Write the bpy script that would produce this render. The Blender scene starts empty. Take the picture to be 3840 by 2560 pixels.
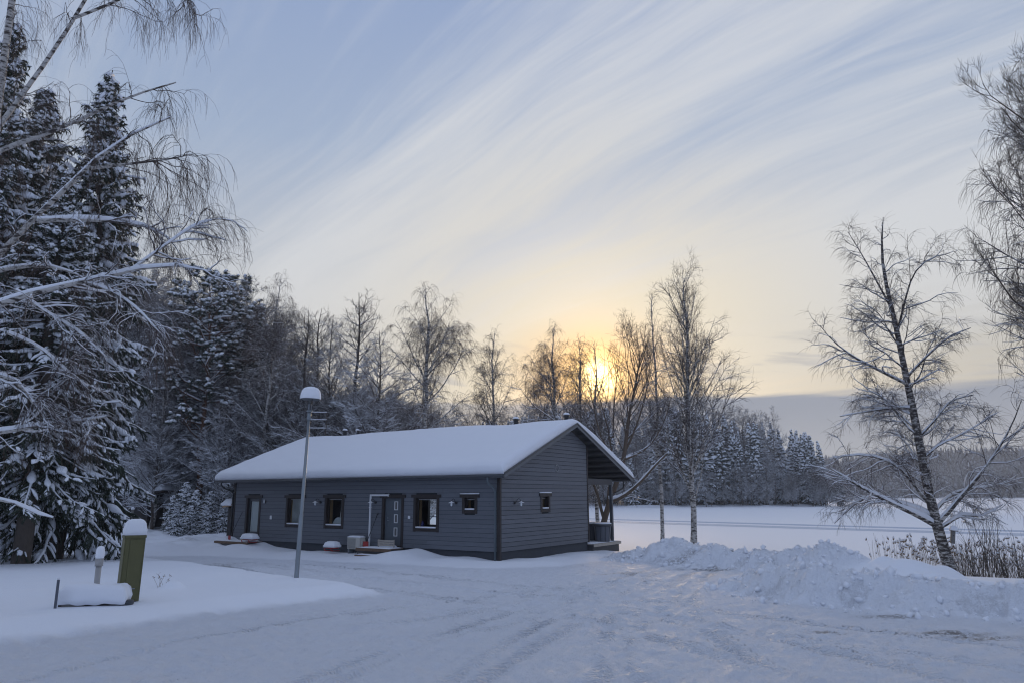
import bpy, math
import numpy as np
from mathutils import Matrix

sc = bpy.context.scene
RAD = math.radians

# ------------------------------------------------------------------ camera
FPX, IW, IH, CZ = 2685.0, 3840, 2560, 2.17
PITCH, ROLL = RAD(12.1), RAD(0.2)
_fw = np.array([0, math.cos(PITCH), math.sin(PITCH)])
_r0 = np.array([1.0, 0, 0]); _u0 = np.cross(_r0, _fw)
_rt = _r0 * math.cos(ROLL) - _u0 * math.sin(ROLL); _up = np.cross(_rt, _fw)
cam_data = bpy.data.cameras.new('camera'); cam = bpy.data.objects.new('camera', cam_data)
sc.collection.objects.link(cam); sc.camera = cam
M = Matrix.Identity(4)
for i in range(3):
    M[i][0] = _rt[i]; M[i][1] = _up[i]; M[i][2] = -_fw[i]
M[2][3] = CZ
cam.matrix_world = M
cam_data.sensor_width = 36; cam_data.lens = FPX / IW * 36
cam_data.clip_start = 0.1; cam_data.clip_end = 6000

# ------------------------------------------------------------------ render / exposure
sc.view_settings.view_transform = 'Standard'; sc.view_settings.look = 'None'
sc.view_settings.exposure = 0.60; sc.view_settings.gamma = 1
sc.view_settings.use_curve_mapping = False
sc.cycles.use_denoising = True; sc.cycles.pixel_filter_type = 'BLACKMAN_HARRIS'; sc.cycles.filter_width = 1.15
sc.cycles.max_bounces = 6; sc.cycles.diffuse_bounces = 3; sc.cycles.glossy_bounces = 3
sc.cycles.transmission_bounces = 4; sc.cycles.volume_bounces = 0; sc.cycles.transparent_max_bounces = 6

# ------------------------------------------------------------------ node helper
class NT:
    def __init__(s, nt): s.nt = nt
    def n(s, t, **k):
        nd = s.nt.nodes.new(t)
        for a, b in k.items(): setattr(nd, a, b)
        return nd
    def set(s, sock, val):
        if isinstance(val, bpy.types.NodeSocket): s.nt.links.new(val, sock)
        elif val is not None: sock.default_value = val
    def m(s, op, a, b=None, c=None, clamp=False):
        nd = s.n('ShaderNodeMath', operation=op, use_clamp=clamp)
        for i, x in enumerate((a, b, c)):
            if x is not None: s.set(nd.inputs[i], x)
        return nd.outputs[0]
    def v(s, op, a, b=None, out=0):
        nd = s.n('ShaderNodeVectorMath', operation=op)
        s.set(nd.inputs[0], a)
        if b is not None: s.set(nd.inputs[3 if op == 'SCALE' else 1], b)
        return nd.outputs[out]
    def mix(s, f, a, b, mode='MIX'):
        nd = s.n('ShaderNodeMix', data_type='RGBA', blend_type=mode)
        s.set(nd.inputs[0], f); s.set(nd.inputs[6], a); s.set(nd.inputs[7], b)
        return nd.outputs[2]
    def ss(s, x, a, b):            # smoothstep a->b
        nd = s.n('ShaderNodeMapRange', interpolation_type='SMOOTHSTEP')
        s.set(nd.inputs[0], x); nd.inputs[1].default_value = a; nd.inputs[2].default_value = b
        return nd.outputs[0]
    def noise(s, vec, scale, detail=4, rough=.5, dist=0, out=0):
        nd = s.n('ShaderNodeTexNoise'); s.set(nd.inputs['Vector'], vec)
        nd.inputs['Scale'].default_value = scale; nd.inputs['Detail'].default_value = detail
        nd.inputs['Roughness'].default_value = rough; nd.inputs['Distortion'].default_value = dist
        return nd.outputs[out]
    def ramp(s, f, stops):
        nd = s.n('ShaderNodeValToRGB'); cr = nd.color_ramp
        while len(cr.elements) < len(stops): cr.elements.new(0.5)
        for e, (p, c) in zip(cr.elements, stops): e.position = p; e.color = (*c, 1)
        s.set(nd.inputs[0], f); return nd.outputs[0]
    def xyz(s, x, y, z):
        nd = s.n('ShaderNodeCombineXYZ')
        for i, q in enumerate((x, y, z)): s.set(nd.inputs[i], q)
        return nd.outputs[0]

# ------------------------------------------------------------------ sky and sun
SUN_AZ, SUN_EL = RAD(6.8), RAD(9.0)
SUN = np.array([math.sin(SUN_AZ) * math.cos(SUN_EL), math.cos(SUN_AZ) * math.cos(SUN_EL), math.sin(SUN_EL)])
world = bpy.data.worlds.new('World'); sc.world = world; world.use_nodes = True
world.node_tree.nodes.clear()
W = NT(world.node_tree)
d = W.n('ShaderNodeTexCoord').outputs['Generated']
sep = W.n('ShaderNodeSeparateXYZ'); W.set(sep.inputs[0], d)
zc = W.m('MAXIMUM', sep.outputs[2], 0.0)
el = W.m('MULTIPLY', W.m('ARCSINE', zc), 57.2958)
ang = W.m('MULTIPLY', W.m('ARCCOSINE', W.m('MINIMUM', W.v('DOT_PRODUCT', d, tuple(SUN), 1), 0.999999)), 57.2958)
az = W.m('MULTIPLY', W.m('ARCTAN2', sep.outputs[0], sep.outputs[1]), 57.2958)
sky = W.n('ShaderNodeTexSky', sky_type='NISHITA', sun_disc=False, sun_elevation=SUN_EL, sun_rotation=SUN_AZ, altitude=50, air_density=1.0, dust_density=1.0, ozone_density=2.0)
nish = W.mix(1.0, sky.outputs[0], (0.085, 0.085, 0.085, 1), 'MULTIPLY')
veil = W.ramp(W.m('DIVIDE', el, 90.0), [(0.0, (.34, .35, .38)), (.08, (.43, .365, .29)), (.13, (.41, .38, .335)), (.20, (.355, .375, .415)), (.30, (.255, .315, .43)), (.42, (.215, .28, .435)), (.7, (.205, .27, .44)), (1, (.205, .27, .44))])
far = W.ss(ang, 35.0, 110.0)
veil = W.mix(far, veil, (.215, .285, .465, 1))
base = W.mix(0.22, veil, nish)
# cirrus drawn on a flat layer high above, streaks running one way across the land
inv = W.m('DIVIDE', 1.0, W.m('ADD', zc, 0.10))
px = W.m('MULTIPLY', sep.outputs[0], inv); py = W.m('MULTIPLY', sep.outputs[1], inv)
CA = RAD(-40); cx, cy = math.sin(CA), math.cos(CA)
al = W.m('ADD', W.m('MULTIPLY', px, cx), W.m('MULTIPLY', py, cy))
ac = W.m('SUBTRACT', W.m('MULTIPLY', px, cy), W.m('MULTIPLY', py, cx))
wv = W.xyz(W.m('MULTIPLY', al, 0.32), W.m('MULTIPLY', ac, 0.62), 3.7)
warp = W.m('MULTIPLY', W.m('SUBTRACT', W.noise(wv, 1.3, 3), 0.5), 0.75)
ac2 = W.m('ADD', ac, warp)
s1 = W.noise(W.xyz(W.m('MULTIPLY', al, 0.22), W.m('MULTIPLY', ac2, 1.15), 1.3), 1.7, 7, .55, .15)
s2 = W.noise(W.xyz(W.m('MULTIPLY', al, 0.8), W.m('MULTIPLY', ac2, 6.5), 7.1), 1.3, 7, .62, .25)
big = W.noise(W.xyz(W.m('MULTIPLY', al, 0.35), W.m('MULTIPLY', ac2, 0.55), 4.4), 1.1, 3)
s3 = W.noise(W.xyz(W.m('MULTIPLY', al, 1.5), W.m('MULTIPLY', ac2, 17.0), 2.2), 1.2, 6, .6, .3)
dens = W.m('ADD', W.m('ADD', W.m('MULTIPLY', W.m('SUBTRACT', s3, .5), .22), W.m('MULTIPLY', s1, 0.58)), W.m('ADD', W.m('MULTIPLY', s2, 0.36), W.m('MULTIPLY', big, 0.45)))
CLOUD_BIAS = -0.03
ac3 = W.m('ADD', ac, W.m('MULTIPLY', warp, 0.22))
def hump(c_, w_, a_): return W.m('MULTIPLY', W.m('EXPONENT', W.m('MULTIPLY', W.m('POWER', W.m('ABSOLUTE', W.m('DIVIDE', W.m('SUBTRACT', ac3, c_), w_)), 2.0), -1.0)), a_)
dens = W.m('ADD', dens, W.m('ADD', W.m('ADD', hump(.86, .05, .07), hump(1.05, .26, .085)), W.m('ADD', hump(1.45, .10, -.03), W.m('ADD', hump(.34, .24, -.07), hump(2.2, .5, .05)))))
cl = W.ss(W.m('ADD', dens, CLOUD_BIAS), 0.50, 0.86)
warmc = W.mix(W.ss(ang, 3.0, 26.0), (.60, .52, .36, 1), (.505, .51, .515, 1))
warmc = W.mix(W.ss(ang, 35.0, 130.0), warmc, (.33, .37, .47, 1))
c1 = W.mix(W.m('MULTIPLY', cl, 0.66), base, warmc)
# low grey cloud bank over the horizon
bn = W.noise(W.xyz(W.m('MULTIPLY', az, 0.10), W.m('MULTIPLY', el, 0.9), 0.0), 1.0, 5)
edge = W.m('ADD', el, W.m('MULTIPLY', W.m('SUBTRACT', bn, 0.5), 1.6))
bank = W.m('SUBTRACT', 1.0, W.ss(edge, 7.0, 7.6))
bank = W.m('MULTIPLY', bank, W.m('ADD', 0.60, W.m('MULTIPLY', W.ss(az, -4.0, 6.0), 0.40)))
bankc = W.mix(W.ss(el, 2.0, 7.0), (.34, .35, .37, 1), (.235, .255, .30, 1))
bankc = W.mix(W.ss(ang, 40.0, 130.0), bankc, (.16, .2, .33, 1))
c2 = W.mix(bank, c1, bankc)
# thin dark wisps left of the sun
wn = W.noise(W.xyz(W.m('MULTIPLY', az, 0.14), W.m('MULTIPLY', W.m('ADD', el, W.m('MULTIPLY', az, 0.12)), 0.95), 5.5), 1.0, 5)
wm = W.m('MULTIPLY', W.ss(wn, 0.52, 0.66), W.m('MULTIPLY', W.ss(el, 7.0, 8.2), W.m('SUBTRACT', 1.0, W.ss(el, 10.0, 13.5))))
wm = W.m('MULTIPLY', wm, W.m('SUBTRACT', 1.0, W.ss(ang, 30.0, 60.0)))
c2 = W.mix(W.m('MULTIPLY', wm, 0.45), c2, (.28, .285, .31, 1))
# sunlight scattered by the veil around the sun
def glow(scale, power, col, amt):
    g = W.m('MULTIPLY', W.m('EXPONENT', W.m('MULTIPLY', W.m('POWER', W.m('DIVIDE', ang, scale), power), -1.0)), amt)
    return W.mix(1.0, (0, 0, 0, 1), W.xyz(W.m('MULTIPLY', g, col[0]), W.m('MULTIPLY', g, col[1]), W.m('MULTIPLY', g, col[2])), 'ADD')
above = W.m('SUBTRACT', 1.0, W.m('MULTIPLY', bank, 0.85))
g1 = W.mix(1.0, glow(11.0, 1.3, (1, .80, .50), 0.08), glow(3.0, 1.4, (1.0, .45, .05), .65), 'ADD')
g1 = W.mix(1.0, g1, glow(.85, 1.25, (1.0, .74, .32), 9.0), 'ADD')
g1 = W.mix(1.0, g1, W.xyz(above, above, above), 'MULTIPLY')
og = W.m('MULTIPLY', W.m('EXPONENT', W.m('MULTIPLY', W.m('POWER', W.m('DIVIDE', ang, 5.2), 2.0), -1.0)), W.m('SUBTRACT', 1.0, W.ss(el, 10.5, 15.0)))
og = W.m('MULTIPLY', og, W.m('MULTIPLY', above, 0.92))
c2 = W.mix(og, c2, (.66, .36, .10, 1))
c3 = W.mix(1.0, c2, g1, 'ADD')
bg = W.n('ShaderNodeBackground'); W.set(bg.inputs[0], c3); bg.inputs[1].default_value = 1.0
wo = W.n('ShaderNodeOutputWorld'); W.set(wo.inputs[0], bg.outputs[0])

sun_d = bpy.data.lights.new('sun', 'SUN'); sun_o = bpy.data.objects.new('sun', sun_d); sc.collection.objects.link(sun_o)
sun_d.energy = 1.0; sun_d.angle = RAD(10); sun_d.color = (1.0, 0.72, 0.42)
sun_o.rotation_euler = (math.pi / 2 - SUN_EL, 0, math.pi - SUN_AZ)
sun_o.location = (0, 60, 40)

# ------------------------------------------------------------------ pixel -> place helpers (used only to find positions)
CAMP = np.array([0, 0, CZ])
def ray(x, y):
    q = _fw + _rt * (x - IW / 2) / FPX - _up * (y - IH / 2) / FPX
    return q / np.linalg.norm(q)
def atY(x, y, Y): r = ray(x, y); return CAMP + r * Y / r[1]
def atZ(x, y, z): r = ray(x, y); return CAMP + r * (z - CZ) / r[2]

# ------------------------------------------------------------------ mesh / object helpers
def nlink(name, data, parent=None, loc=None):
    o = bpy.data.objects.new(name, data); sc.collection.objects.link(o)
    if parent is not None: o.parent = parent
    if loc is not None: o.location = loc
    return o
def tag(o, label=None, cat=None, group=None, kind=None):
    if label: o['label'] = label
    if cat: o['category'] = cat
    if group: o['group'] = group
    if kind: o['kind'] = kind
    return o
def thing(name, label, cat, loc=(0, 0, 0), rz=0, group=None):
    o = nlink(name, None, loc=loc); o.rotation_euler = (0, 0, rz); o.empty_display_size = .3
    return tag(o, label, cat, group)
def copy_tree(o, parent=None):
    c = o.copy(); sc.collection.objects.link(c)
    if parent is not None: c.parent = parent
    for ch in list(o.children): copy_tree(ch, c)
    return c
def fast_mesh(name, V, faces, mats=None, midx=None, smooth=True):
    """V (n,3); faces: list of int arrays (m,k)"""
    me = bpy.data.meshes.new(name)
    V = np.asarray(V, np.float32)
    me.vertices.add(len(V)); me.vertices.foreach_set('co', V.ravel())
    idx = np.concatenate([f.ravel() for f in faces]).astype(np.int32)
    tot = np.concatenate([np.full(len(f), f.shape[1], np.int32) for f in faces])
    st = np.concatenate([[0], np.cumsum(tot)[:-1]]).astype(np.int32)
    me.loops.add(len(idx)); me.loops.foreach_set('vertex_index', idx)
    me.polygons.add(len(tot)); me.polygons.foreach_set('loop_start', st)
    if midx is not None: me.polygons.foreach_set('material_index', midx.astype(np.int32))
    me.update(calc_edges=True)
    if smooth: me.polygons.foreach_set('use_smooth', np.ones(len(tot), bool))
    for m in (mats or []): me.materials.append(m)
    return me
class MB:
    """collects simple solids, in the local frame of their thing, into ONE mesh"""
    def __init__(s): s.V = []; s.F = []; s.n = 0
    def add(s, V, F):
        s.V += [tuple(map(float, p)) for p in V]; s.F += [tuple(i + s.n for i in f) for f in F]; s.n += len(V); return s
    def box(s, x0, x1, y0, y1, z0, z1):
        V = [(x, y, z) for z in (z0, z1) for y in (y0, y1) for x in (x0, x1)]
        return s.add(V, [(0, 2, 3, 1), (4, 5, 7, 6), (0, 1, 5, 4), (2, 6, 7, 3), (0, 4, 6, 2), (1, 3, 7, 5)])
    def tube(s, pts, r, n=10, cap=True, closed=False):
        pts = np.array(pts, float); k = len(pts); r = np.broadcast_to(np.array(r, float), (k,))
        T = np.gradient(pts, axis=0); T /= np.linalg.norm(T, axis=1)[:, None] + 1e-9
        av = T.mean(0); ref = np.array([0, 0, 1.]) if abs(av[2]) < .8 * np.linalg.norm(av) + .01 else np.array([1., 0, 0])
        A = np.cross(T, ref); A /= np.linalg.norm(A, axis=1)[:, None] + 1e-9; B = np.cross(T, A)
        th = np.arange(n) / n * 2 * math.pi
        V = (pts[:, None] + r[:, None, None] * (np.cos(th)[None, :, None] * A[:, None] + np.sin(th)[None, :, None] * B[:, None])).reshape(-1, 3)
        F = [(i * n + j, i * n + (j + 1) % n, (i + 1) * n + (j + 1) % n, (i + 1) * n + j) for i in range(k - 1) for j in range(n)]
        if cap: F += [tuple(range(n))[::-1], tuple((k - 1) * n + j for j in range(n))]
        return s.add(V, F)
    def prism(s, poly, axis, a, b):
        """poly in the two other axes, extruded a..b along axis"""
        n = len(poly); V = []
        for q in (a, b):
            for p in poly:
                c = list(p); c.insert(axis, q); V.append(tuple(c))
        F = [tuple(range(n)), tuple(range(2 * n - 1, n - 1, -1))] + [(i, n + i, n + (i + 1) % n, (i + 1) % n) for i in range(n)]
        return s.add(V, F)
    def lathe(s, prof, c=(0, 0), n=20):
        pr = [(max(r, 1e-4), z) for r, z in prof]
        V = [(c[0] + r * math.cos(t), c[1] + r * math.sin(t), z) for r, z in pr for t in [j / n * 2 * math.pi for j in range(n)]]
        k = len(pr)
        F = [(i * n + j, i * n + (j + 1) % n, (i + 1) * n + (j + 1) % n, (i + 1) * n + j) for i in range(k - 1) for j in range(n)]
        return s.add(V, F)
    def build(s, name, m, parent=None, smooth=False, bevel=0, loc=None):
        me = bpy.data.meshes.new(name); me.from_pydata(s.V, [], s.F); me.materials.append(m)
        import bmesh
        b = bmesh.new(); b.from_mesh(me); bmesh.ops.recalc_face_normals(b, faces=b.faces)
        if bevel: bmesh.ops.bevel(b, geom=list(b.edges), offset=bevel, segments=2, affect='EDGES', clamp_overlap=True)
        b.to_mesh(me); b.free()
        if smooth:
            for p in me.polygons: p.use_smooth = True
        return nlink(name, me, parent, loc)

# value noise
def _hash(ix, iy, iz, seed):
    h = (ix * 374761393 + iy * 668265263 + iz * 2147483647 + seed * 1274126177) & 0xffffffff
    h = ((h ^ (h >> 13)) * 1274126177) & 0xffffffff
    return ((h ^ (h >> 16)) & 0xffff) / 65535.0
def vnoise(x, y, z=0.0, seed=1):
    x, y, z = np.broadcast_arrays(np.asarray(x, float), np.asarray(y, float), np.asarray(z, float))
    ix, iy, iz = [np.floor(q).astype(np.int64) for q in (x, y, z)]
    fx, fy, fz = x - ix, y - iy, z - iz
    fx, fy, fz = [q * q * (3 - 2 * q) for q in (fx, fy, fz)]
    r = 0
    for a in (0, 1):
        for b in (0, 1):
            for c in (0, 1):
                r = r + _hash(ix + a, iy + b, iz + c, seed) * (fx if a else 1 - fx) * (fy if b else 1 - fy) * (fz if c else 1 - fz)
    return r * 2 - 1
def fbm(x, y, z=0.0, o=4, seed=1, g=.5):
    r = 0; a = 1; f = 1
    for i in range(o):
        r = r + a * vnoise(np.asarray(x) * f, np.asarray(y) * f, np.asarray(z) * f, seed + i * 17); a *= g; f *= 2.03
    return r
def sstep(x, a, b):
    t = np.clip((x - a) / (b - a), 0, 1); return t * t * (3 - 2 * t)
def seg_dist(x, y, pts):
    """distance to polyline, arclength at nearest, interpolated extra columns"""
    best = np.full(np.shape(x), 1e9); al = np.zeros(np.shape(x)); side = np.zeros(np.shape(x)); ext = None; L0 = 0
    P = np.array(pts, float)
    ex = np.zeros(np.shape(x) + (P.shape[1] - 2,))
    for a, b in zip(P[:-1], P[1:]):
        dx, dy = b[0] - a[0], b[1] - a[1]; L = math.hypot(dx, dy)
        t = np.clip(((x - a[0]) * dx + (y - a[1]) * dy) / (L * L), 0, 1)
        qx, qy = x - a[0] - t * dx, y - a[1] - t * dy
        dd = np.hypot(qx, qy); m = dd < best
        best = np.where(m, dd, best); al = np.where(m, L0 + t * L, al); side = np.where(m, np.sign(dx * qy - dy * qx), side)
        for k in range(2, P.shape[1]): ex[..., k - 2] = np.where(m, a[k] + (b[k] - a[k]) * t, ex[..., k - 2])
        L0 += L
    return best, al, side, ex

# ------------------------------------------------------------------ materials
def new_mat(name):
    m = bpy.data.materials.new(name); m.use_nodes = True; m.node_tree.nodes.clear(); t = NT(m.node_tree)
    b = t.n('ShaderNodeBsdfPrincipled'); o = t.n('ShaderNodeOutputMaterial'); t.nt.links.new(b.outputs[0], o.inputs[0])
    return m, t, b
def bump(t, b, h, strength=.5, dist=.02):
    n = t.n('ShaderNodeBump'); t.set(n.inputs['Height'], h); n.inputs['Strength'].default_value = strength; n.inputs['Distance'].default_value = dist
    t.set(b.inputs['Normal'], n.outputs[0])
def simple(name, col, rough=.6, var=.15, scale=6, metal=0, stretch=(1, 1, 1), bumpd=0, objvar=0, detail=4):
    m, t, b = new_mat(name)
    c = t.n('ShaderNodeTexCoord').outputs['Object']
    mp = t.n('ShaderNodeMapping'); t.set(mp.inputs[0], c); mp.inputs[3].default_value = stretch
    nz = t.noise(mp.outputs[0], scale, detail, .6)
    f = t.m('ADD', 1 - var, t.m('MULTIPLY', nz, 2 * var))
    if objvar:
        oi = t.n('ShaderNodeObjectInfo').outputs['Random']
        f = t.m('MULTIPLY', f, t.m('ADD', 1 - objvar, t.m('MULTIPLY', oi, 2 * objvar)))
    col2 = t.mix(1.0, (*col, 1), t.xyz(f, f, f), 'MULTIPLY')
    t.set(b.inputs['Base Color'], col2); b.inputs['Roughness'].default_value = rough; b.inputs['Metallic'].default_value = metal
    if bumpd: bump(t, b, nz, .8, bumpd)
    return m
def snow_mat(name, sc_=1.0, bd=.01, col=(.86, .88, .92)):
    m, t, b = new_mat(name); c = t.n('ShaderNodeTexCoord').outputs['Object']
    n1 = t.noise(c, 3.0 * sc_, 4); n2 = t.noise(c, 45 * sc_, 3, .7)
    t.set(b.inputs['Base Color'], t.mix(n1, (col[0] * .96, col[1] * .96, col[2] * .97, 1), (*col, 1)))
    b.inputs['Roughness'].default_value = .65; b.inputs['Specular IOR Level'].default_value = .25
    bump(t, b, t.m('ADD', n1, t.m('MULTIPLY', n2, .25)), .5, bd)
    return m
SNOW = snow_mat('snow', 1.0, .012)
SNOW_ROOF = snow_mat('roof_snow', .6, .02)
SNOW_TREE = simple('tree_snow', (.82, .84, .88), .8, .06, 3)
# ground snow: packed road, tyre treads and dirt follow attributes stored on the sheet
GROUND, t, b = new_mat('ground_snow')
c = t.n('ShaderNodeTexCoord').outputs['Object']
at = lambda nm: t.n('ShaderNodeAttribute', attribute_name=nm).outputs['Fac']
pk, rut, alo, dirt = at('packed'), at('rut'), at('along'), at('dirt')
n1 = t.noise(c, .9, 5, .55); n2 = t.noise(c, 7, 5, .62); n3 = t.noise(c, 32, 4, .7); n4 = t.noise(c, 3.0, 3, .5, .6)
fresh = t.mix(n1, (.83, .86, .92, 1), (.87, .89, .93, 1))
pack = t.mix(t.m('MULTIPLY', n2, 1.1), (.77, .80, .87, 1), (.85, .87, .91, 1))
col = t.mix(pk, fresh, pack)
dm = t.m('MULTIPLY', dirt, t.ss(t.m('ADD', t.m('MULTIPLY', n2, .6), t.m('MULTIPLY', n3, .5)), .46, .62))
col = t.mix(t.m('MULTIPLY', dm, .85), col, (.10, .075, .05, 1))
t.set(b.inputs['Base Color'], col)
t.set(b.inputs['Roughness'], t.m('SUBTRACT', .68, t.m('MULTIPLY', pk, t.m('MULTIPLY', t.ss(n4, .5, .62), .22))))
b.inputs['Specular IOR Level'].default_value = .3
tr = t.m('MULTIPLY', rut, t.m('SINE', t.m('MULTIPLY', alo, 48.0)))
cr_ = at('crumb'); n5 = t.noise(c, 11, 5, .7); vo = t.n('ShaderNodeTexVoronoi'); t.set(vo.inputs['Vector'], c); vo.inputs['Scale'].default_value = 8
hh = t.m('ADD', t.m('MULTIPLY', n3, t.m('ADD', .12, t.m('MULTIPLY', pk, .50))), t.m('ADD', t.m('MULTIPLY', n2, t.m('ADD', .12, t.m('MULTIPLY', pk, .55))), t.m('MULTIPLY', tr, .6)))
hh = t.m('ADD', hh, t.m('MULTIPLY', cr_, t.m('ADD', t.m('MULTIPLY', n5, .95), t.m('MULTIPLY', vo.outputs['Distance'], -.35))))
bump(t, b, hh, 1.0, .075)
LAKE, t, b = new_mat('lake_snow'); c = t.n('ShaderNodeTexCoord').outputs['Object']
n1 = t.noise(c, .06, 4, .6); mp = t.n('ShaderNodeMapping'); t.set(mp.inputs[0], c); mp.inputs[3].default_value = (.3, 1.2, 1)
n2 = t.noise(mp.outputs[0], .6, 5, .6)
t.set(b.inputs['Base Color'], t.mix(n1, (.84, .85, .89, 1), (.87, .88, .90, 1))); b.inputs['Roughness'].default_value = .7
bump(t, b, n2, .4, .06)
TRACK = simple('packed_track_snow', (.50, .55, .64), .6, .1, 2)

def bark_birch(nm='birch_bark', th_=.48):
    m, t, b = new_mat(nm); c = t.n('ShaderNodeTexCoord').outputs['Object']
    mp = t.n('ShaderNodeMapping'); t.set(mp.inputs[0], c); mp.inputs[3].default_value = (1.6, 1.6, 5)
    n1 = t.noise(mp.outputs[0], 2.6, 6, .72); n2 = t.noise(c, 25, 4, .6)
    f = t.ss(n1, th_, th_ + .09)
    t.set(b.inputs['Base Color'], t.mix(f, t.mix(n2, (.40, .38, .35, 1), (.56, .54, .51, 1)), (.05, .04, .035, 1)))
    b.inputs['Roughness'].default_value = .8; bump(t, b, t.m('ADD', n1, n2), .5, .01); return m
BIRCH = bark_birch()
BIRCH_OLD = bark_birch('rough_birch_bark', .42)
TWIG = simple('birch_twig', (.075, .055, .048), .8, .25, 8)
BARK = simple('dark_bark', (.085, .068, .055), .9, .35, 18, stretch=(1, 1, .25), bumpd=.015)
FROST = simple('frosted_twigs', (.19, .18, .18), .9, .4, 9)
PINEBARK = simple('pine_bark', (.16, .085, .05), .9, .3, 14, stretch=(1, 1, .3), bumpd=.01)
NEEDLE = simple('spruce_needles', (.030, .042, .026), .75, .35, 5)
PNEEDLE = simple('pine_needles', (.035, .052, .034), .75, .3, 5)
MAPLEBARK = simple('grey_brown_bark', (.12, .09, .065), .9, .35, 14, stretch=(1, 1, .35), bumpd=.01)

def siding(name, col):
    m, t, b = new_mat(name); c = t.n('ShaderNodeTexCoord').outputs['Object']
    oi = t.n('ShaderNodeObjectInfo').outputs['Random']
    cc = t.v('ADD', c, t.xyz(t.m('MULTIPLY', oi, 31.0), t.m('MULTIPLY', oi, 17.0), 0.0))
    mp = t.n('ShaderNodeMapping'); t.set(mp.inputs[0], cc); mp.inputs[3].default_value = (.6, .6, 14)
    n1 = t.noise(mp.outputs[0], 4, 5, .65); n2 = t.noise(cc, 1.2, 3)
    mp2 = t.n('ShaderNodeMapping'); t.set(mp2.inputs[0], cc); mp2.inputs[3].default_value = (1.0, 1.0, 1.6)
    vo = t.n('ShaderNodeTexVoronoi'); t.set(vo.inputs['Vector'], mp2.outputs[0]); vo.inputs['Scale'].default_value = 2.4
    knot = t.m('SUBTRACT', 1.0, t.ss(vo.outputs['Distance'], .03, .09))
    f = t.m('MULTIPLY', t.m('ADD', .78, t.m('MULTIPLY', n1, .44)), t.m('MULTIPLY', t.m('ADD', .92, t.m('MULTIPLY', oi, .16)), t.m('ADD', .9, t.m('MULTIPLY', n2, .2))))
    f = t.m('MULTIPLY', f, t.m('SUBTRACT', 1.0, t.m('MULTIPLY', knot, .4)))
    t.set(b.inputs['Base Color'], t.mix(1.0, (*col, 1), t.xyz(f, f, f), 'MULTIPLY')); b.inputs['Roughness'].default_value = .6
    bump(t, b, n1, .4, .004); return m
SIDING = siding('grey_painted_boards', (.125, .135, .155))
TRIM = simple('dark_brown_trim', (.028, .021, .019), .55, .2, 10, stretch=(1, 1, 1))
FASCIA = simple('grey_fascia', (.12, .13, .145), .5, .12, 6)
PLINTH = simple('dark_plinth', (.05, .055, .065), .8, .2, 12, bumpd=.003)
GAP = simple('dark_backing', (.026, .028, .032), .9, .1)
GUTTER = simple('dark_gutter', (.06, .065, .072), .35, .1, 4, metal=.3)
PIPE = simple('grey_downpipe', (.10, .125, .14), .4, .1, 4)
ROOFM = simple('roof_sheet', (.04, .042, .045), .5, .1)
RAFTER = simple('dark_timber', (.07, .068, .07), .7, .25, 9)
PINEWOOD = simple('pale_pine_wood', (.36, .22, .11), .6, .2, 12, stretch=(1, 1, .2))
DECK = simple('brown_deck_wood', (.15, .095, .06), .7, .3, 14)
PALEWOOD = simple('weathered_pale_wood', (.40, .36, .31), .7, .25, 12)
WHITE = simple('white_plastic', (.72, .73, .74), .4, .04, 4)
BEIGE = simple('beige_metal', (.52, .50, .45), .45, .05, 4)
GRILLE = simple('grey_grille', (.22, .22, .21), .5, .1, 40)
BLACK = simple('black_metal', (.02, .02, .022), .4, .1, 6)
GALV = simple('galvanised_steel', (.25, .28, .30), .42, .22, 7, metal=.55, stretch=(1, 1, .25))
GREEN = simple('olive_painted_steel', (.105, .10, .036), .5, .18, 9, stretch=(1, 1, .4))
GREYSTEEL = simple('grey_steel_post', (.09, .10, .125), .5, .2, 9)
RED = simple('red_plastic', (.35, .035, .03), .5, .15, 6)
TUBM = simple('grey_tub_plastic', (.105, .115, .14), .5, .15, 5, stretch=(3, 3, .4))
TUBD = simple('dark_cover', (.05, .055, .065), .6, .15, 5)
ROOM = simple('room_wall', (.30, .26, .21), .8, .1, 3)
BLIND = simple('pale_blind', (.62, .63, .63), .8, .08, 3)
CURT = simple('grey_curtain', (.50, .50, .49), .9, .15, 14, stretch=(1, 6, .2))
GREYWOOD = simple('grey_weathered_wood', (.17, .16, .15), .85, .3, 10, stretch=(1, 1, .3))
DARKWOOD = simple('dark_shed_wood', (.055, .048, .046), .8, .25, 10)
REEDM = simple('reed_stems', (.23, .17, .11), .9, .3, 6)
GLASS, t, b = new_mat('window_glass')
b.inputs['Base Color'].default_value = (.9, .95, .95, 1); b.inputs['Roughness'].default_value = .02
b.inputs['Transmission Weight'].default_value = 1.0; b.inputs['IOR'].default_value = 1.12
LAMPG = simple('lamp_glass', (.75, .78, .8), .2, .03)

# ------------------------------------------------------------------ terrain
HA = np.array([-.51, 29.11]); HANG = RAD(56.6)
HU = np.array([math.cos(HANG), math.sin(HANG)]); HV = np.array([-math.sin(HANG), math.cos(HANG)])
LAKE_Z = -1.35
SHORE = [(60, 8), (32, 20), (19.5, 28.5), (14.5, 35), (10.5, 43), (8.5, 51), (3, 60), (-12, 74), (-40, 112), (-70, 200), (-90, 330)]
ISLAND = [(-40, 3.0), (-9.5, 8.7), (-7.4, 11.2), (-5.7, 14.3), (-3.05, 17.6), (-3.6, 18.5), (-5.1, 19.75), (-8.7, 23.8), (-12.5, 28.2), (-17, 32), (-40, 36)]
BANK = [(6.8, 19.4, .30), (6.55, 18.0, .50), (7.05, 16.3, .58), (8.1, 15.2, .53), (9.7, 14.2, .52), (12.5, 13.0, .55), (18, 11.2, .60), (30, 8.0, .60)]
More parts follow.
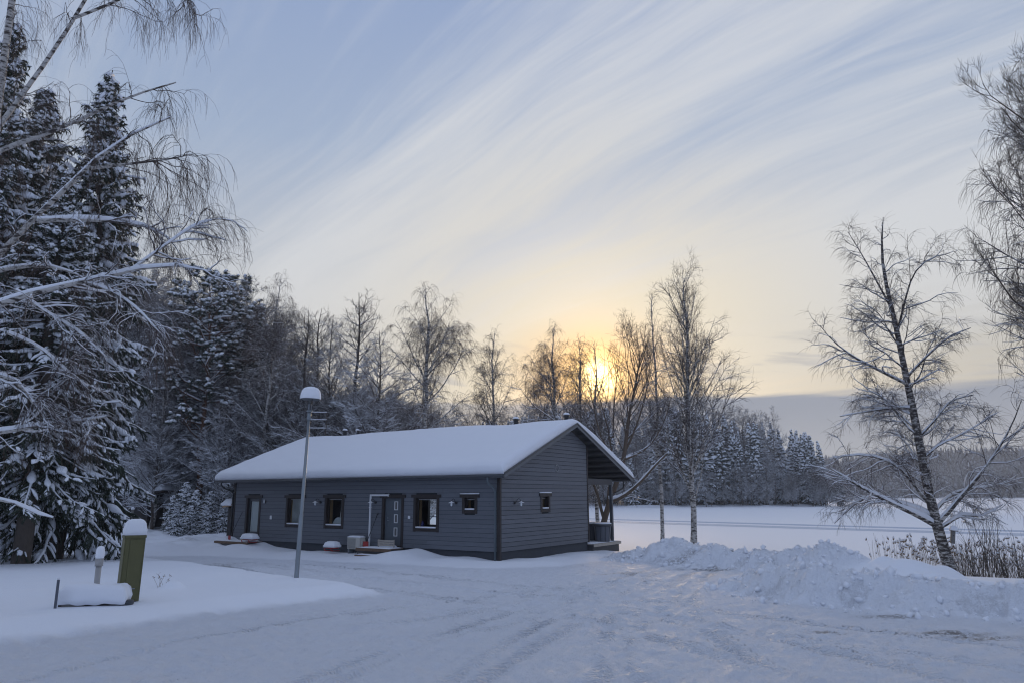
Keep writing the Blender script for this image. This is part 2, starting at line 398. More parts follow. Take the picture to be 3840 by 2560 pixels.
P1 = [(5.3, 30.3, .28), (6.3, 28.6, .82), (7.4, 26.9, .66), (8.6, 25.6, .50), (10.0, 24.3, .55)]
def inside(x, y, poly):
    r = np.zeros(np.shape(x), bool); n = len(poly)
    for i in range(n):
        (x1, y1), (x2, y2) = poly[i], poly[(i + 1) % n]
        c = ((y1 > y) != (y2 > y)) & (x < (x2 - x1) * (y - y1) / (y2 - y1 + 1e-12) + x1); r ^= c
    return r
TRACKPX = [[(1500, 2560), (1750, 2420), (2050, 2300), (2300, 2215), (2450, 2160), (2560, 2125)],
           [(1950, 2560), (2050, 2450), (2200, 2340), (2370, 2250), (2500, 2180), (2580, 2140)],
           [(2700, 2560), (2520, 2440), (2440, 2330), (2440, 2250), (2480, 2190)],
           [(3300, 2560), (2900, 2440), (2560, 2350), (2200, 2280), (1800, 2235), (1300, 2180), (900, 2115)],
           [(3840, 2470), (3300, 2400), (2800, 2340), (2300, 2260), (1900, 2205), (1500, 2165), (1100, 2120)],
           [(300, 2560), (700, 2440), (1150, 2350), (1600, 2290), (2000, 2240), (2300, 2190)],
           [(800, 2560), (1150, 2450), (1600, 2350), (2000, 2280), (2300, 2220), (2450, 2185)]]
def g0(x, y): return .35 - .025 * np.minimum(y, 34)
def gpt(px_, py_):
    r = ray(px_, py_); tt = (.35 - CZ) / (r[2] + .025 * r[1]); p = CAMP + r * tt; return (p[0], p[1])
def smooth_line(P, k=28):
    P = np.array(P, float); s_ = np.concatenate([[0], np.cumsum(np.hypot(*np.diff(P, axis=0).T))]); t_ = np.linspace(0, s_[-1], k)
    Q = np.stack([np.interp(t_, s_, P[:, i]) for i in (0, 1)], 1)
    for _ in range(14): Q[1:-1] = .25 * Q[:-2] + .5 * Q[1:-1] + .25 * Q[2:]
    return [tuple(q) for q in Q]
TRACKS = [smooth_line([gpt(*q) for q in tl]) for tl in TRACKPX]
def terrain(x, y, full=False):
    x = np.asarray(x, float); y = np.asarray(y, float)
    z = g0(x, y)
    z = z + sstep(y, 34, 54) * .42 * sstep(-x, -2, 8) + sstep(y, 60, 140) * 1.5 * sstep(-x, 15, 40)
    big = fbm(x * .35, y * .35, seed=5, o=3)
    road = np.ones(x.shape)
    ins = inside(x, y, ISLAND); di, _, _, _ = seg_dist(x, y, ISLAND + [ISLAND[0]])
    isl = np.where(ins, di, -di)
    hi = sstep(isl, -.25, .9); z = z + .27 * hi + hi * .04 * big
    road = road * (1 - sstep(isl, -.25, .25))
    # spruce wells, left back yard
    lf = sstep(-x, 11, 14) * sstep(y, 24, 27); road = road * (1 - sstep(y, 33.5, 35.0) * sstep(-x, 0, 4))
    z = z + sstep(y, 34.5, 38) * sstep(-x, 9, 13) * (.16 + .16 * fbm(x * .6, y * .6, seed=9, o=3))
    # banks beside the house
    hx = (x - HA[0]) * HU[0] + (y - HA[1]) * HU[1]; hy = (x - HA[0]) * HV[0] + (y - HA[1]) * HV[1]
    out = np.maximum(-hx, 0); oy = np.maximum(-hy, 0)
    dh = np.where((hx < 0) | (hy < 0), np.hypot(np.maximum(-hx, 0), np.maximum(-hy, 0)), 0)
    inner = (hx > 0) & (hy > 0) & (hx < 12) & (hy < 18)
    near = (hy > -6) & (hy < 20) & (hx < 14) & (hx > -6)
    prof = (1 - sstep(dh, 1.1, 3.4)) * (1 - sstep(hy, 15.0, 18.5)) * (1 - sstep(hx, 7.5, 11))
    varh = .17 + .06 * vnoise(hy * .8, hx * .8, seed=3) + .27 * np.exp(-((hy - 3.9) / .95) ** 2) * sstep(-hx, -.2, .5) - .12 * np.exp(-((hy - 0) / 1.2) ** 2) + .10 * np.exp(-((hy - 14.2) / .7) ** 2)
    varh = varh - .16 * np.exp(-((hy - 5.9) / .8) ** 2) * (1 - sstep(-hx, .8, 1.6))
    z = z + np.where(near, prof * varh, 0)
    road = road * np.where(near, 1 - (1 - sstep(dh, 2.9, 3.5)) * (1 - sstep(hx, 9, 12)), 1)
    crumb = np.zeros(x.shape)
    # heaps right of the drive
    for pl, w, top in ((P1, 1.55, .35), (BANK, 1.35, .5)):
        dd, aa, sd_, ex = seg_dist(x, y, pl)
        if pl is BANK:
            back = (sd_ > 0)                      # away from the road: falls off more slowly
            w_ = np.where(back, 3.2, w)
            wob = .2 * vnoise(x * .9, y * .9, seed=21)
        else:
            w_ = w; wob = .3 * vnoise(x * .8, y * .8, seed=22)
        hsh = ex[..., 0] * (1 - sstep(dd + wob, top * .6, w_))
        z = z + hsh; m = 1 - sstep(dd, w * .9, w * 1.25); m = m if pl is P1 else m * np.where(sd_ > 0, 1 - sstep(dd, .2, .9), 1)
        crumb = np.maximum(crumb, m); road = road * (1 - m)
        if pl is BANK: road = road * np.where((sd_ > 0) & (dd < 30), 0, 1)
    dk = np.hypot((x - 9.6) / 1.5, (y - 22.3) / 1.3); z = z + .78 * (1 - sstep(dk, .12, 1.35)) + .10 * (1 - sstep(np.hypot(x - 8.9, y - 22.2), .1, .7)); crumb = np.maximum(crumb, (1 - sstep(dk, .75, 1.2)) * (1 - sstep(x - 9.6, .1, .9)))
    for (cx_, cy_, rx, ry, h) in ((10.6, 20.3, 2.1, 1.9, .62), (9.4, 19.6, .7, .6, .2), (10.7, 18.9, .8, .6, .17), (11.9, 20.5, .6, .7, .2), (10.2, 20.7, .5, .4, .16), (8.7, 18.6, .9, .9, .15)):
        q = np.hypot((x - cx_) / rx, (y - cy_) / ry); z = z + h * (1 - sstep(q, .0, 1.0))
    road = road * (1 - sstep(y - 28, 0, 4) * sstep(x, 7, 10))
    for (cx_, cy_, r_, h) in ((-8.15, 15.6, .24, .17), (-7.5, 16.6, .3, .15), (-10.9, 14.2, .5, .12), (-14.5, 38.5, 1.3, .25), (-12.6, 38.6, 1.6, .18)):
        q = np.hypot(x - cx_, y - cy_) / r_; z = z + h * (1 - sstep(q, .2, 1.2))
    # shore
    ds, _, sg, _ = seg_dist(x, y, SHORE)
    sd = np.where(sg > 0, ds, -ds)               # + on land (left of the line)
    sd = -sd if SHORE_FLIP else sd
    k = sstep(sd, -1.5, 9.5); z = (LAKE_Z - .25) * (1 - k) + z * k
    road = road * sstep(sd, 2, 5)
    z = z + np.where(crumb > 0, crumb * (.13 * fbm(x * 1.6, y * 1.6, seed=31, o=4, g=.6) + .12 * np.sqrt(np.maximum(0, fbm(x * 2.6, y * 2.6, seed=33, o=2) - .12)) + .07 * np.sqrt(np.maximum(0, vnoise(x * 5.5, y * 5.5, seed=34) - .05)) + .04 * np.sqrt(np.maximum(0, vnoise(x * 9.5, y * 9.5, seed=35) - .1)) - .05), 0)
    z = z + (1 - road) * .018 * fbm(x * 1.1, y * 1.1, seed=8, o=3)
    rut = np.zeros(x.shape); alo = np.zeros(x.shape); rut2 = np.zeros(x.shape); nd = np.full(x.shape, 1e9); na = np.zeros(x.shape); nx_ = np.zeros(x.shape)
    if full:
        for tk in TRACKS:
            dd, aa, sd_, _ = seg_dist(x, y, tk)
            for off in (-.82, .82):
                dt = np.abs(dd * sd_ - off); m = (1 - sstep(dt, .06, .24)) * (.55 + .45 * vnoise(aa * .5, off * 3, seed=6))
                z = z - .040 * m * road + .014 * (1 - sstep(np.abs(dt - .27), .0, .14)) * road
                rut2 = np.where(m > rut, rut, np.maximum(rut2, m)); alo = np.where(m > rut, aa + np.abs(dt) * .9, alo); rut = np.maximum(rut, m)
            near_ = dd < nd; nd = np.where(near_, dd, nd); na = np.where(near_, aa, na); nx_ = np.where(near_, dd * sd_, nx_)
        z = z + road * (.022 * fbm(x * .8, y * .8, seed=12, o=4) + .024 * fbm(x * 4.2, y * 4.2, seed=13, o=4, g=.7))
        fin = 1 - sstep(y, 13, 19)
        z = z + .011 * np.clip(rut - 6 * rut2, 0, 1) * road * np.sin(alo * 48.0) * fin + .010 * road * vnoise(nx_ * 11, na * .55, seed=60) + .006 * road * vnoise(nx_ * 23, na * .9, seed=61) * fin
        # scalloped cut along the lawn edge left by the plough
        ed = (1 - sstep(np.abs(isl + .1), .1, .45)); z = z + ed * .04 * vnoise(x * 3.2, y * 3.2, seed=15)
        dirt = np.zeros(x.shape)
        for (dx_, dy_, rx, ry, a_) in DIRT:
            q = np.hypot((x - dx_) / rx, (y - dy_) / ry); dirt = np.maximum(dirt, a_ * (1 - sstep(q, .2, 1)))
        dirt = np.maximum(dirt, .25 * sstep(crumb, .3, .8) * (vnoise(x * 1.3, y * 1.3, seed=40) > .35) * (z < .4))
        return z, road, np.clip(rut - 6 * rut2, 0, 1) * road, alo, dirt, crumb
    return z
SHORE_FLIP = False
_t = seg_dist(np.array([0.0]), np.array([10.0]), SHORE)
SHORE_FLIP = bool(_t[2][0] < 0)
DIRT = [(*gpt(3330, 2310), .8, .35, .9), (*gpt(3560, 2370), .9, .3, .95), (*gpt(3680, 2385), .9, .35, .9), (*gpt(2690, 2135), .9, .7, .95), (*gpt(2370, 2085), 1.3, .8, .8), (*gpt(2560, 2118), 1.2, .6, .7), (*gpt(2760, 2120), .4, .35, .9), (*gpt(2330, 2150), 1.2, .5, .55),
        (*gpt(3100, 2370), .5, .15, .8), (*gpt(2605, 2348), .12, .06, 1.0), (*gpt(700, 2058), 1.6, .6, .5), (*gpt(1350, 2130), .9, .5, .4), (-11.5, 27.5, 2.5, 1.6, .5), (*gpt(200, 2105), 1.6, 2.0, .55)]
def gz(x, y): return float(terrain(np.array([x]), np.array([y]))[0])

def grid_mesh(name, X, Y, Z, mat, attrs=None):
    ny, nx = X.shape
    V = np.stack([X, Y, Z], -1).reshape(-1, 3)
    i = np.arange((ny - 1) * (nx - 1)); r = i // (nx - 1); c_ = i % (nx - 1); a = r * nx + c_
    F = np.stack([a, a + 1, a + nx + 1, a + nx], 1)
    me = fast_mesh(name, V, [F], [mat])
    for k, v_ in (attrs or {}).items():
        at_ = me.attributes.new(k, 'FLOAT', 'POINT'); at_.data.foreach_set('value', v_.ravel().astype(np.float32))
    return me
# near ground: rows further apart with distance
ys = [1.0]
while ys[-1] < 62: ys.append(ys[-1] + max(.05, .0050 * ys[-1]))
ys = np.array(ys); tx = np.linspace(-1, 1, 860); tx = np.sign(tx) * (np.abs(tx) * .86 + .14 * np.abs(tx) ** 3)
Yg = np.repeat(ys[:, None], len(tx), 1); Xg = tx[None, :] * (9 + ys[:, None] * .86)
Zg, rd, rt_, al_, dr_, cb_ = terrain(Xg, Yg, True)
o = nlink('snowy_ground', grid_mesh('snowy_ground', Xg, Yg, Zg, GROUND, {'packed': rd, 'rut': rt_, 'along': al_, 'dirt': dr_, 'crumb': cb_}))
tag(o, 'snow covered yard with packed driveway and ploughed banks', kind='structure')
# coarse surrounding land under and behind
xs2 = np.linspace(-160, 70, 116); ys2 = np.linspace(-60, 340, 201)
X2, Y2 = np.meshgrid(xs2, ys2); Z2 = terrain(X2, Y2) - .12
Z2 = np.where((Y2 > 1) & (Y2 < 59) & (np.abs(X2) < 8 + Y2 * .8), Z2 - .9, Z2)
o = nlink('forest_floor', grid_mesh('forest_floor', X2, Y2, Z2, SNOW, {})); tag(o, 'snowy land around the yard and under the forest', kind='structure')
# the lake
xl = np.linspace(-700, 900, 60); yl = np.concatenate([np.linspace(-60, 140, 80), np.linspace(150, 900, 60)])
X3, Y3 = np.meshgrid(xl, yl)
o = nlink('frozen_lake', grid_mesh('frozen_lake', X3, Y3, np.full(X3.shape, LAKE_Z), LAKE)); tag(o, 'frozen lake under smooth snow', kind='structure')
# groomed tracks on the ice: shallow troughs with raised edges
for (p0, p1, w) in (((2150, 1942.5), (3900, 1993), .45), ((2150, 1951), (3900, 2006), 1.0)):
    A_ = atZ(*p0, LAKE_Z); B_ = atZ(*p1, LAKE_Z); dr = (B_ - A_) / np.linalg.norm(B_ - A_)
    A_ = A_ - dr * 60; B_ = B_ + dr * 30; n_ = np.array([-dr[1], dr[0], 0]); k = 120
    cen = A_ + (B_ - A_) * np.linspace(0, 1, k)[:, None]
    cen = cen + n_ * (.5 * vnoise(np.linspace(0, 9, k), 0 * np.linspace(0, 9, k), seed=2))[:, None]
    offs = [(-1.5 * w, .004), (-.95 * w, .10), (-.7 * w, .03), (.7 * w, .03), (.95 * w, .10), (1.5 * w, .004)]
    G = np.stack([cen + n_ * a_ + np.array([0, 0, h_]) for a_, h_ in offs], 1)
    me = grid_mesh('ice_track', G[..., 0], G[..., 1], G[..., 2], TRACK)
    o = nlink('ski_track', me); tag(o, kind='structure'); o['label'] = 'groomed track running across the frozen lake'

# ------------------------------------------------------------------ tree generators
def nrm(v_): return v_ / (np.linalg.norm(v_, axis=-1, keepdims=True) + 1e-9)
def tubes(P, R, n):
    N, k, _ = P.shape
    T = nrm(np.gradient(P, axis=1)); av = nrm(T.mean(1))
    ref = np.where(np.abs(av[:, 2:3]) > .85, np.array([[1., 0, 0]]), np.array([[0, 0, 1.]]))[:, None, :]
    A = nrm(np.cross(T, np.broadcast_to(ref, T.shape))); B = np.cross(T, A)
    th = np.arange(n) / n * 2 * math.pi
    V = P[:, :, None] + R[:, :, None, None] * (np.cos(th)[None, None, :, None] * A[:, :, None] + np.sin(th)[None, None, :, None] * B[:, :, None])
    b0 = (np.arange(N) * k * n)[:, None, None]; i = (np.arange(k - 1) * n)[None, :, None]; j = np.arange(n)[None, None, :]; j2 = (np.arange(n) + 1) % n
    a = b0 + i + j; a2 = b0 + i + j2[None, None, :]
    F = np.stack([a, a2, a2 + n, a + n], -1).reshape(-1, 4)
    return V.reshape(-1, 3), F
def cones(P, D, L, R):
    """3-sided spikes from P along D"""
    N = len(P); D = nrm(D); ref = np.where(np.abs(D[:, 2:3]) > .9, np.array([[1., 0, 0]]), np.array([[0, 0, 1.]]))
    A = nrm(np.cross(D, ref)); B = np.cross(D, A); V = np.zeros((N, 4, 3))
    for q in range(3):
        th = q * 2 * math.pi / 3; V[:, q] = P + R[:, None] * (math.cos(th) * A + math.sin(th) * B)
    V[:, 3] = P + D * L[:, None]
    Vb = V
    b0 = np.arange(N)[:, None] * 4
    F = np.concatenate([b0 + np.array([[0, 1, 3]]), b0 + np.array([[1, 2, 3]]), b0 + np.array([[2, 0, 3]])])
    return Vb.reshape(-1, 3), F
def join(parts):
    V = []; Q = []; n = 0
    for v_, f in parts: V.append(v_); Q.append(f + n); n += len(v_)
    by = {}
    for f in Q: by.setdefault(f.shape[1], []).append(f)
    return np.concatenate(V), [np.concatenate(x) for x in by.values()]
def grow(rng, P0, D0, L, R0, steps, wob, grav, rtip=.3):
    P = [P0]; D = nrm(D0); g = np.broadcast_to(np.asarray(grav, float), L.shape)
    for i in range(steps):
        D = nrm(D + rng.normal(0, wob, D.shape) + np.stack([0 * g, 0 * g, g / steps], 1)); P.append(P[-1] + D * (L / steps)[:, None])
    s = np.linspace(0, 1, steps + 1)
    return np.stack(P, 1), R0[:, None] * (1 - (1 - rtip) * s[None])
def spawn(rng, P, R, n_per, t0, t1, ang, asd, ratio, rr, taper=.6, side=None, minr=.002, Lp=None, pexp=1.0):
    N, k, _ = P.shape
    if Lp is None: Lp = np.linalg.norm(np.diff(P, axis=1), axis=2).sum(1)
    cnt = n_per if not np.isscalar(n_per) else np.full(N, n_per)
    cnt = np.maximum(0, np.floor(cnt + rng.random(N)).astype(int)); idx = np.repeat(np.arange(N), cnt); m = len(idx)
    tt = t0 + (t1 - t0) * rng.random(m) ** pexp; f = tt * (k - 1); i = np.minimum(f.astype(int), k - 2); fr = (f - i)[:, None]
    pos = P[idx, i] * (1 - fr) + P[idx, i + 1] * fr; T = nrm(P[idx, i + 1] - P[idx, i])
    rad = R[idx, i] * (1 - fr[:, 0]) + R[idx, i + 1] * fr[:, 0]
    ref = np.where(np.abs(T[:, 2:3]) > .85, np.array([[1., 0, 0]]), np.array([[0, 0, 1.]]))
    A = nrm(np.cross(T, ref)); B = np.cross(T, A)
    az_ = rng.random(m) * 2 * math.pi
    if side is not None:    # flatten: mostly sideways
        az_ = np.where(rng.random(m) < .5, 0, math.pi) + rng.normal(0, side, m)
    an = np.radians(rng.normal(ang, asd, m))
    D = T * np.cos(an)[:, None] + (A * np.cos(az_)[:, None] + B * np.sin(az_)[:, None]) * np.sin(an)[:, None]
    L = Lp[idx] * ratio * (1 - taper * tt) * (.65 + .6 * rng.random(m))
    return pos, D, L, np.maximum(np.minimum(rad * .8, R[idx, 0] * rr), minr), tt, idx
def snow_tubes(P, R, w, seed, thr=.15, n=4, lift=.6, lump=.5, keep=None, H=None, sR=.7):
    """snow lying along branches: thick where the branch is level, none where it is steep"""
    T = nrm(np.gradient(P, axis=1)); lev = np.sqrt(np.clip(1 - T[..., 2] ** 2, 0, 1))
    nz = vnoise(P[..., 0] * 2.1, P[..., 1] * 2.1, P[..., 2] * 2.1, seed)
    s = (R * sR + w) * np.clip((lev - thr) / (1 - thr), 0, 1) * (1 + lump * nz)
    if H: s = s * np.clip(1.25 - .95 * P[..., 2] / H, .25, 1.25)
    s[:, -1] *= .4
    ok = s.max(1) > w * .25
    if keep is not None: ok &= keep
    P2 = P + np.stack([0 * s, 0 * s, R * .75 + s * lift], -1)
    return tubes(P2[ok], np.maximum(s[ok], .0005), n)

def tree_meshes(name, barkm, twigm, thick, thin, snow):
    r = []
    V, F = join(thick); r.append(('trunk', fast_mesh(name + '_trunk', V, F, [barkm])))
    V, F = join(thin); r.append(('crown', fast_mesh(name + '_crown', V, F, [twigm])))
    if snow: V, F = join(snow); r.append(('snow', fast_mesh(name + '_snow', V, F, [SNOW_TREE])))
    return r
def trunk_line(rng, H, wob=.02, k=14, path=None):
    if path is not None: return np.array(path, float)[None]
    z = np.linspace(0, H, k); P = np.zeros((1, k, 3)); P[0, :, 2] = z
    P[0, :, 0] = np.cumsum(rng.normal(0, wob * H / k, k)); P[0, :, 1] = np.cumsum(rng.normal(0, wob * H / k, k)); P[0, 0, :2] = 0; P[0, :, :2] -= P[0, 0, :2]
    return P
def bare_tree(name, seed, H=14., r0=.16, n1=44, zlo=.16, spread=.30, ang=42, up=.25, n2=7, n3=6, n4=4, droop=-1.4, snow=.022, barkm=None, twigm=None, path=None, prof='birch', tw=.006, extra=None, twl=.35, l3=.4, wob=.09, sR=.7, t3=.45):
    rng = np.random.default_rng(seed); barkm = barkm or BIRCH; twigm = twigm or TWIG
    T0 = trunk_line(rng, H, .07, 14, path); k = T0.shape[1]
    s = np.linspace(0, 1, k); R0 = (r0 * (1 - s) ** .75 * (1 + .35 * np.exp(-s * 25)) + .012)[None]
    thick = [tubes(T0, R0, 10)]
    L0 = np.linalg.norm(np.diff(T0, axis=1), axis=2).sum(1)
    pos, D, L, R, tt, _ = spawn(rng, T0, R0, n1, zlo, .985, ang, 9, 1, .42, 0, pexp=.85)
    u = (tt - zlo) / (1 - zlo)
    if prof == 'birch': cr = (.55 + .6 * np.sin(np.clip(u * 1.15, 0, 1) * math.pi) * .9) * (1 - u) ** .55 + .10
    elif prof == 'cone': cr = (1 - u) ** .8 * (.85 + .3 * np.sin(u * 9)) + .08
    elif prof == 'round': cr = np.sqrt(np.clip(1 - (u * 1.5 - .6) ** 2, .08, 1))
    else: cr = 1 - .75 * u
    L = H * spread * cr * (.75 + .5 * rng.random(len(tt))); R = np.minimum(R, .007 + .0085 * L)
    D[:, 2] += .15 * u
    P1_, R1 = grow(rng, pos, D, L, R, 8, wob, up * (1 + 0 * L), .22)
    if extra is not None:
        eP = np.array([e[0] for e in extra]); eR = np.array([e[1] for e in extra]); P1_ = np.concatenate([P1_, eP]); R1 = np.concatenate([R1, eR])
    thick.append(tubes(P1_, R1, 6))
    L1 = np.linalg.norm(np.diff(P1_, axis=1), axis=2).sum(1); sc_ = np.clip(L1 / (H * spread * .7), .3, 2.0)
    pos, D, L, R, tt, _ = spawn(rng, P1_, R1, n2 * sc_, .15, .98, 42, 12, .50, .55, .55, minr=.005)
    P2_, R2 = grow(rng, pos, D, L, np.minimum(R, .0035 + .006 * L), 6, wob * 1.1, up * .6 + droop * .12, .35)
    thin = [tubes(P2_, R2, 4)]
    L2l = np.linalg.norm(np.diff(P2_, axis=1), axis=2).sum(1); pos, D, L, R, tt, _ = spawn(rng, P2_, R2, n3 * np.clip(L2l / (.075 * H), .15, 1.6), .15, 1.0, 40, 14, l3, .6, .35, minr=tw * .8); L = np.maximum(L, .22 * H / 14)
    P3_, R3 = grow(rng, pos, D, L, np.clip(R, tw * .8, tw * 2.2), 4, wob, droop * .5, .5)
    thin.append(tubes(P3_, R3, 3))
    if n4:
        pos, D, L, R, tt, _ = spawn(rng, P3_, R3, n4, .2, 1.0, 38, 14, 1, .7, 0, minr=tw * .6)
        L = twl * H / 14 * (.6 + .9 * rng.random(len(L)))
        P4_, R4 = grow(rng, pos, D, L, np.full(len(L), tw * .75), 3, .14, droop, .5)
        thin.append(tubes(P4_, R4, 3))
    sn = []
    if snow:
        sn = [snow_tubes(P1_, R1, snow, seed, .25, 5, H=H, sR=sR), snow_tubes(P2_, R2, snow * .75, seed + 1, .3, 4, H=H, sR=sR), snow_tubes(P3_, R3, snow * t3, seed + 2, .35, 3, H=H)]
    return tree_meshes(name, barkm, twigm, thick, thin, sn)
def conifer(name, seed, H=17., Rb=3.6, z0=.5, spacing=.30, per=6, fr=11, tw=8, twl=.17, twr=.024, snow=.05, droop=1.0, barkm=None, needm=None, r0=.28, frs=.38, nsteps=7, sparse=0.0, fsn=.75, frcap=9, blob=False):
    rng = np.random.default_rng(seed); T0 = trunk_line(rng, H, .05, 12); s = np.linspace(0, 1, 12)
    R0 = (r0 * (1 - s) + .015)[None]; thick = [tubes(T0, R0, 10)]
    zs = []; z = z0
    while z < H - .25: zs.append(z); z += spacing * (.6 + .8 * rng.random()) * (1 - .45 * z / H)
    zs = np.array(zs); z = np.repeat(zs, per) + rng.normal(0, .06, len(zs) * per); m = len(z); u = np.clip(z / H, 0, .995)
    az_ = rng.random(m) * 2 * math.pi
    cr = (1 - u) ** .86 * (1 - .35 * np.exp(-u * 9)) * (.72 + .5 * rng.random(m)) * (1 + .18 * np.sin(z * 2.2 + az_ * 2))
    L = Rb * cr + .10; keep = rng.random(m) > sparse; z, u, az_, L = z[keep], u[keep], az_[keep], L[keep]; m = len(z)
    elv = np.radians(-18 * droop + 62 * u ** 1.6 + rng.normal(0, 6, m))
    D = np.stack([np.cos(az_) * np.cos(elv), np.sin(az_) * np.cos(elv), np.sin(elv)], 1)
    f = z / H * 11; i = np.minimum(f.astype(int), 10); frc = (f - i)[:, None]; pos = T0[0, i] * (1 - frc) + T0[0, i + 1] * frc
    # sag then lift at tip
    P = [pos]; Dk = D.copy()
    for q in range(nsteps):
        g = (-.16 if q < nsteps * .55 else .17) * droop * (1 - u)
        Dk = nrm(Dk + rng.normal(0, .06, Dk.shape) + np.stack([0 * g, 0 * g, g], 1)); P.append(P[-1] + Dk * (L / nsteps)[:, None])
    P1_ = np.stack(P, 1); R1 = (.012 + .011 * L)[:, None] * (1 - .75 * np.linspace(0, 1, nsteps + 1))[None]
    thick.append(tubes(P1_, R1, 4))
    pos, D, LL, R, tt, idx = spawn(rng, P1_, R1, fr * np.clip(L / (Rb * .6), .35, 1.6), .12, 1.0, 52, 10, 1, .6, 0, side=.35, minr=.008)
    LL = np.minimum(L[idx] * frs * (1 - .8 * tt) + .07 + .15 * np.clip(1.6 * (1 - u[idx]), 0, 1), frcap) * (.7 + .5 * rng.random(len(tt)))
    P2_, _ = grow(rng, pos, D, LL, R, 3, .10, -.75 * droop, .5)
    k2 = np.array([.9, 1.2, 1.0, .35])[None] * twr * 1.25 * (.8 + .4 * rng.random((len(LL), 1)))
    need = [tubes(P2_, k2, 4), tubes(P1_[:, nsteps // 2:], np.full((m, nsteps + 1 - nsteps // 2), twr * 1.3) * np.linspace(1, .4, nsteps + 1 - nsteps // 2)[None], 4)]
    if tw:
        pos, D, _, _, tt, idx = spawn(rng, P2_, k2, tw * np.clip(LL / LL.mean(), .5, 2), .05, 1.0, 48, 14, 1, 1, 0, side=.9)
        D[:, 2] -= .35 + .5 * rng.random(len(D)) * droop
        need.append(cones(pos, D, twl * (.6 + .8 * rng.random(len(D))), np.full(len(D), twr)))
    cl_ = vnoise(P2_[:, 1, 0] * .9, P2_[:, 1, 1] * .9, P2_[:, 1, 2] * 1.3, seed + 9) + rng.normal(0, .35, len(LL)) > -(fsn - .5) * 2
    sn = [snow_tubes(P2_, k2, snow * .55, seed, .05, 4, .55, .6, keep=cl_), snow_tubes(P1_[:, 1:], R1[:, 1:] + .01, snow, seed + 3, .1, 5, .5, .8)]
    if blob:    # snow sits in separate pillows on the fronds and boughs
        kk = cl_ & (rng.random(len(LL)) < .85); Q = P2_[kk]; q_ = len(Q); s0 = rng.uniform(0, .25, q_)[:, None]; s1 = rng.uniform(.55, 1.0, q_)[:, None]
        def at3(s): f = s * 3; i = np.minimum(f.astype(int), 2); fr_ = (f - i)[..., None]; return np.take_along_axis(Q, i[..., None], 1) * (1 - fr_) + np.take_along_axis(Q, (i + 1)[..., None], 1) * fr_
        ss = s0 + (s1 - s0) * np.array([[0, .25, .6, .88, 1.0]]); PP = at3(ss); wv_ = snow * (.55 + .9 * rng.random((q_, 1))) * np.array([[.25, .9, 1.1, .85, .2]]) * (1 + .25 * rng.normal(0, 1, (q_, 5)))
        wv_ = np.maximum(wv_, .004); PP = PP + np.stack([0 * wv_, 0 * wv_, .35 * wv_ + twr], -1); PP[:, 0] = PP[:, 0] - np.array([0, 0, .01])
        kb = rng.integers(1, nsteps - 1, m * 2); bi = np.repeat(np.arange(m), 2); Qb = P1_[bi]; a0_ = np.take_along_axis(Qb, kb[:, None, None], 1)[:, 0]; a1_ = np.take_along_axis(Qb, (kb + 1)[:, None, None], 1)[:, 0]
        w_ = snow * (1.3 + 1.5 * rng.random(len(kb))) * np.clip(L[:0].sum() + 1, 1, 1); tt_ = np.array([-.3, .1, .5, .9, 1.3]); PB = a0_[:, None] + (a1_ - a0_)[:, None] * tt_[None, :, None] + np.array([0, 0, 1.])[None, None] * (w_[:, None, None] * .5)
        RB = w_[:, None] * np.array([[.25, .9, 1.05, .8, .2]]) * (1 + .2 * rng.normal(0, 1, (len(kb), 5))); RB = np.maximum(RB, .004)
        sn = [tubes(PP, wv_, 5), tubes(PB, RB, 6), snow_tubes(P1_[:, 1:], R1[:, 1:] + .01, snow * .5, seed + 3, .1, 4, .5, .9)]
    a = thick; V, F = join(a); r = [('trunk', fast_mesh(name + '_trunk', V, F, [barkm or BARK]))]
    V, F = join(need); r.append(('crown', fast_mesh(name + '_crown', V, F, [needm or NEEDLE])))
    V, F = join(sn); r.append(('snow', fast_mesh(name + '_snow', V, F, [SNOW_TREE])))
    return r
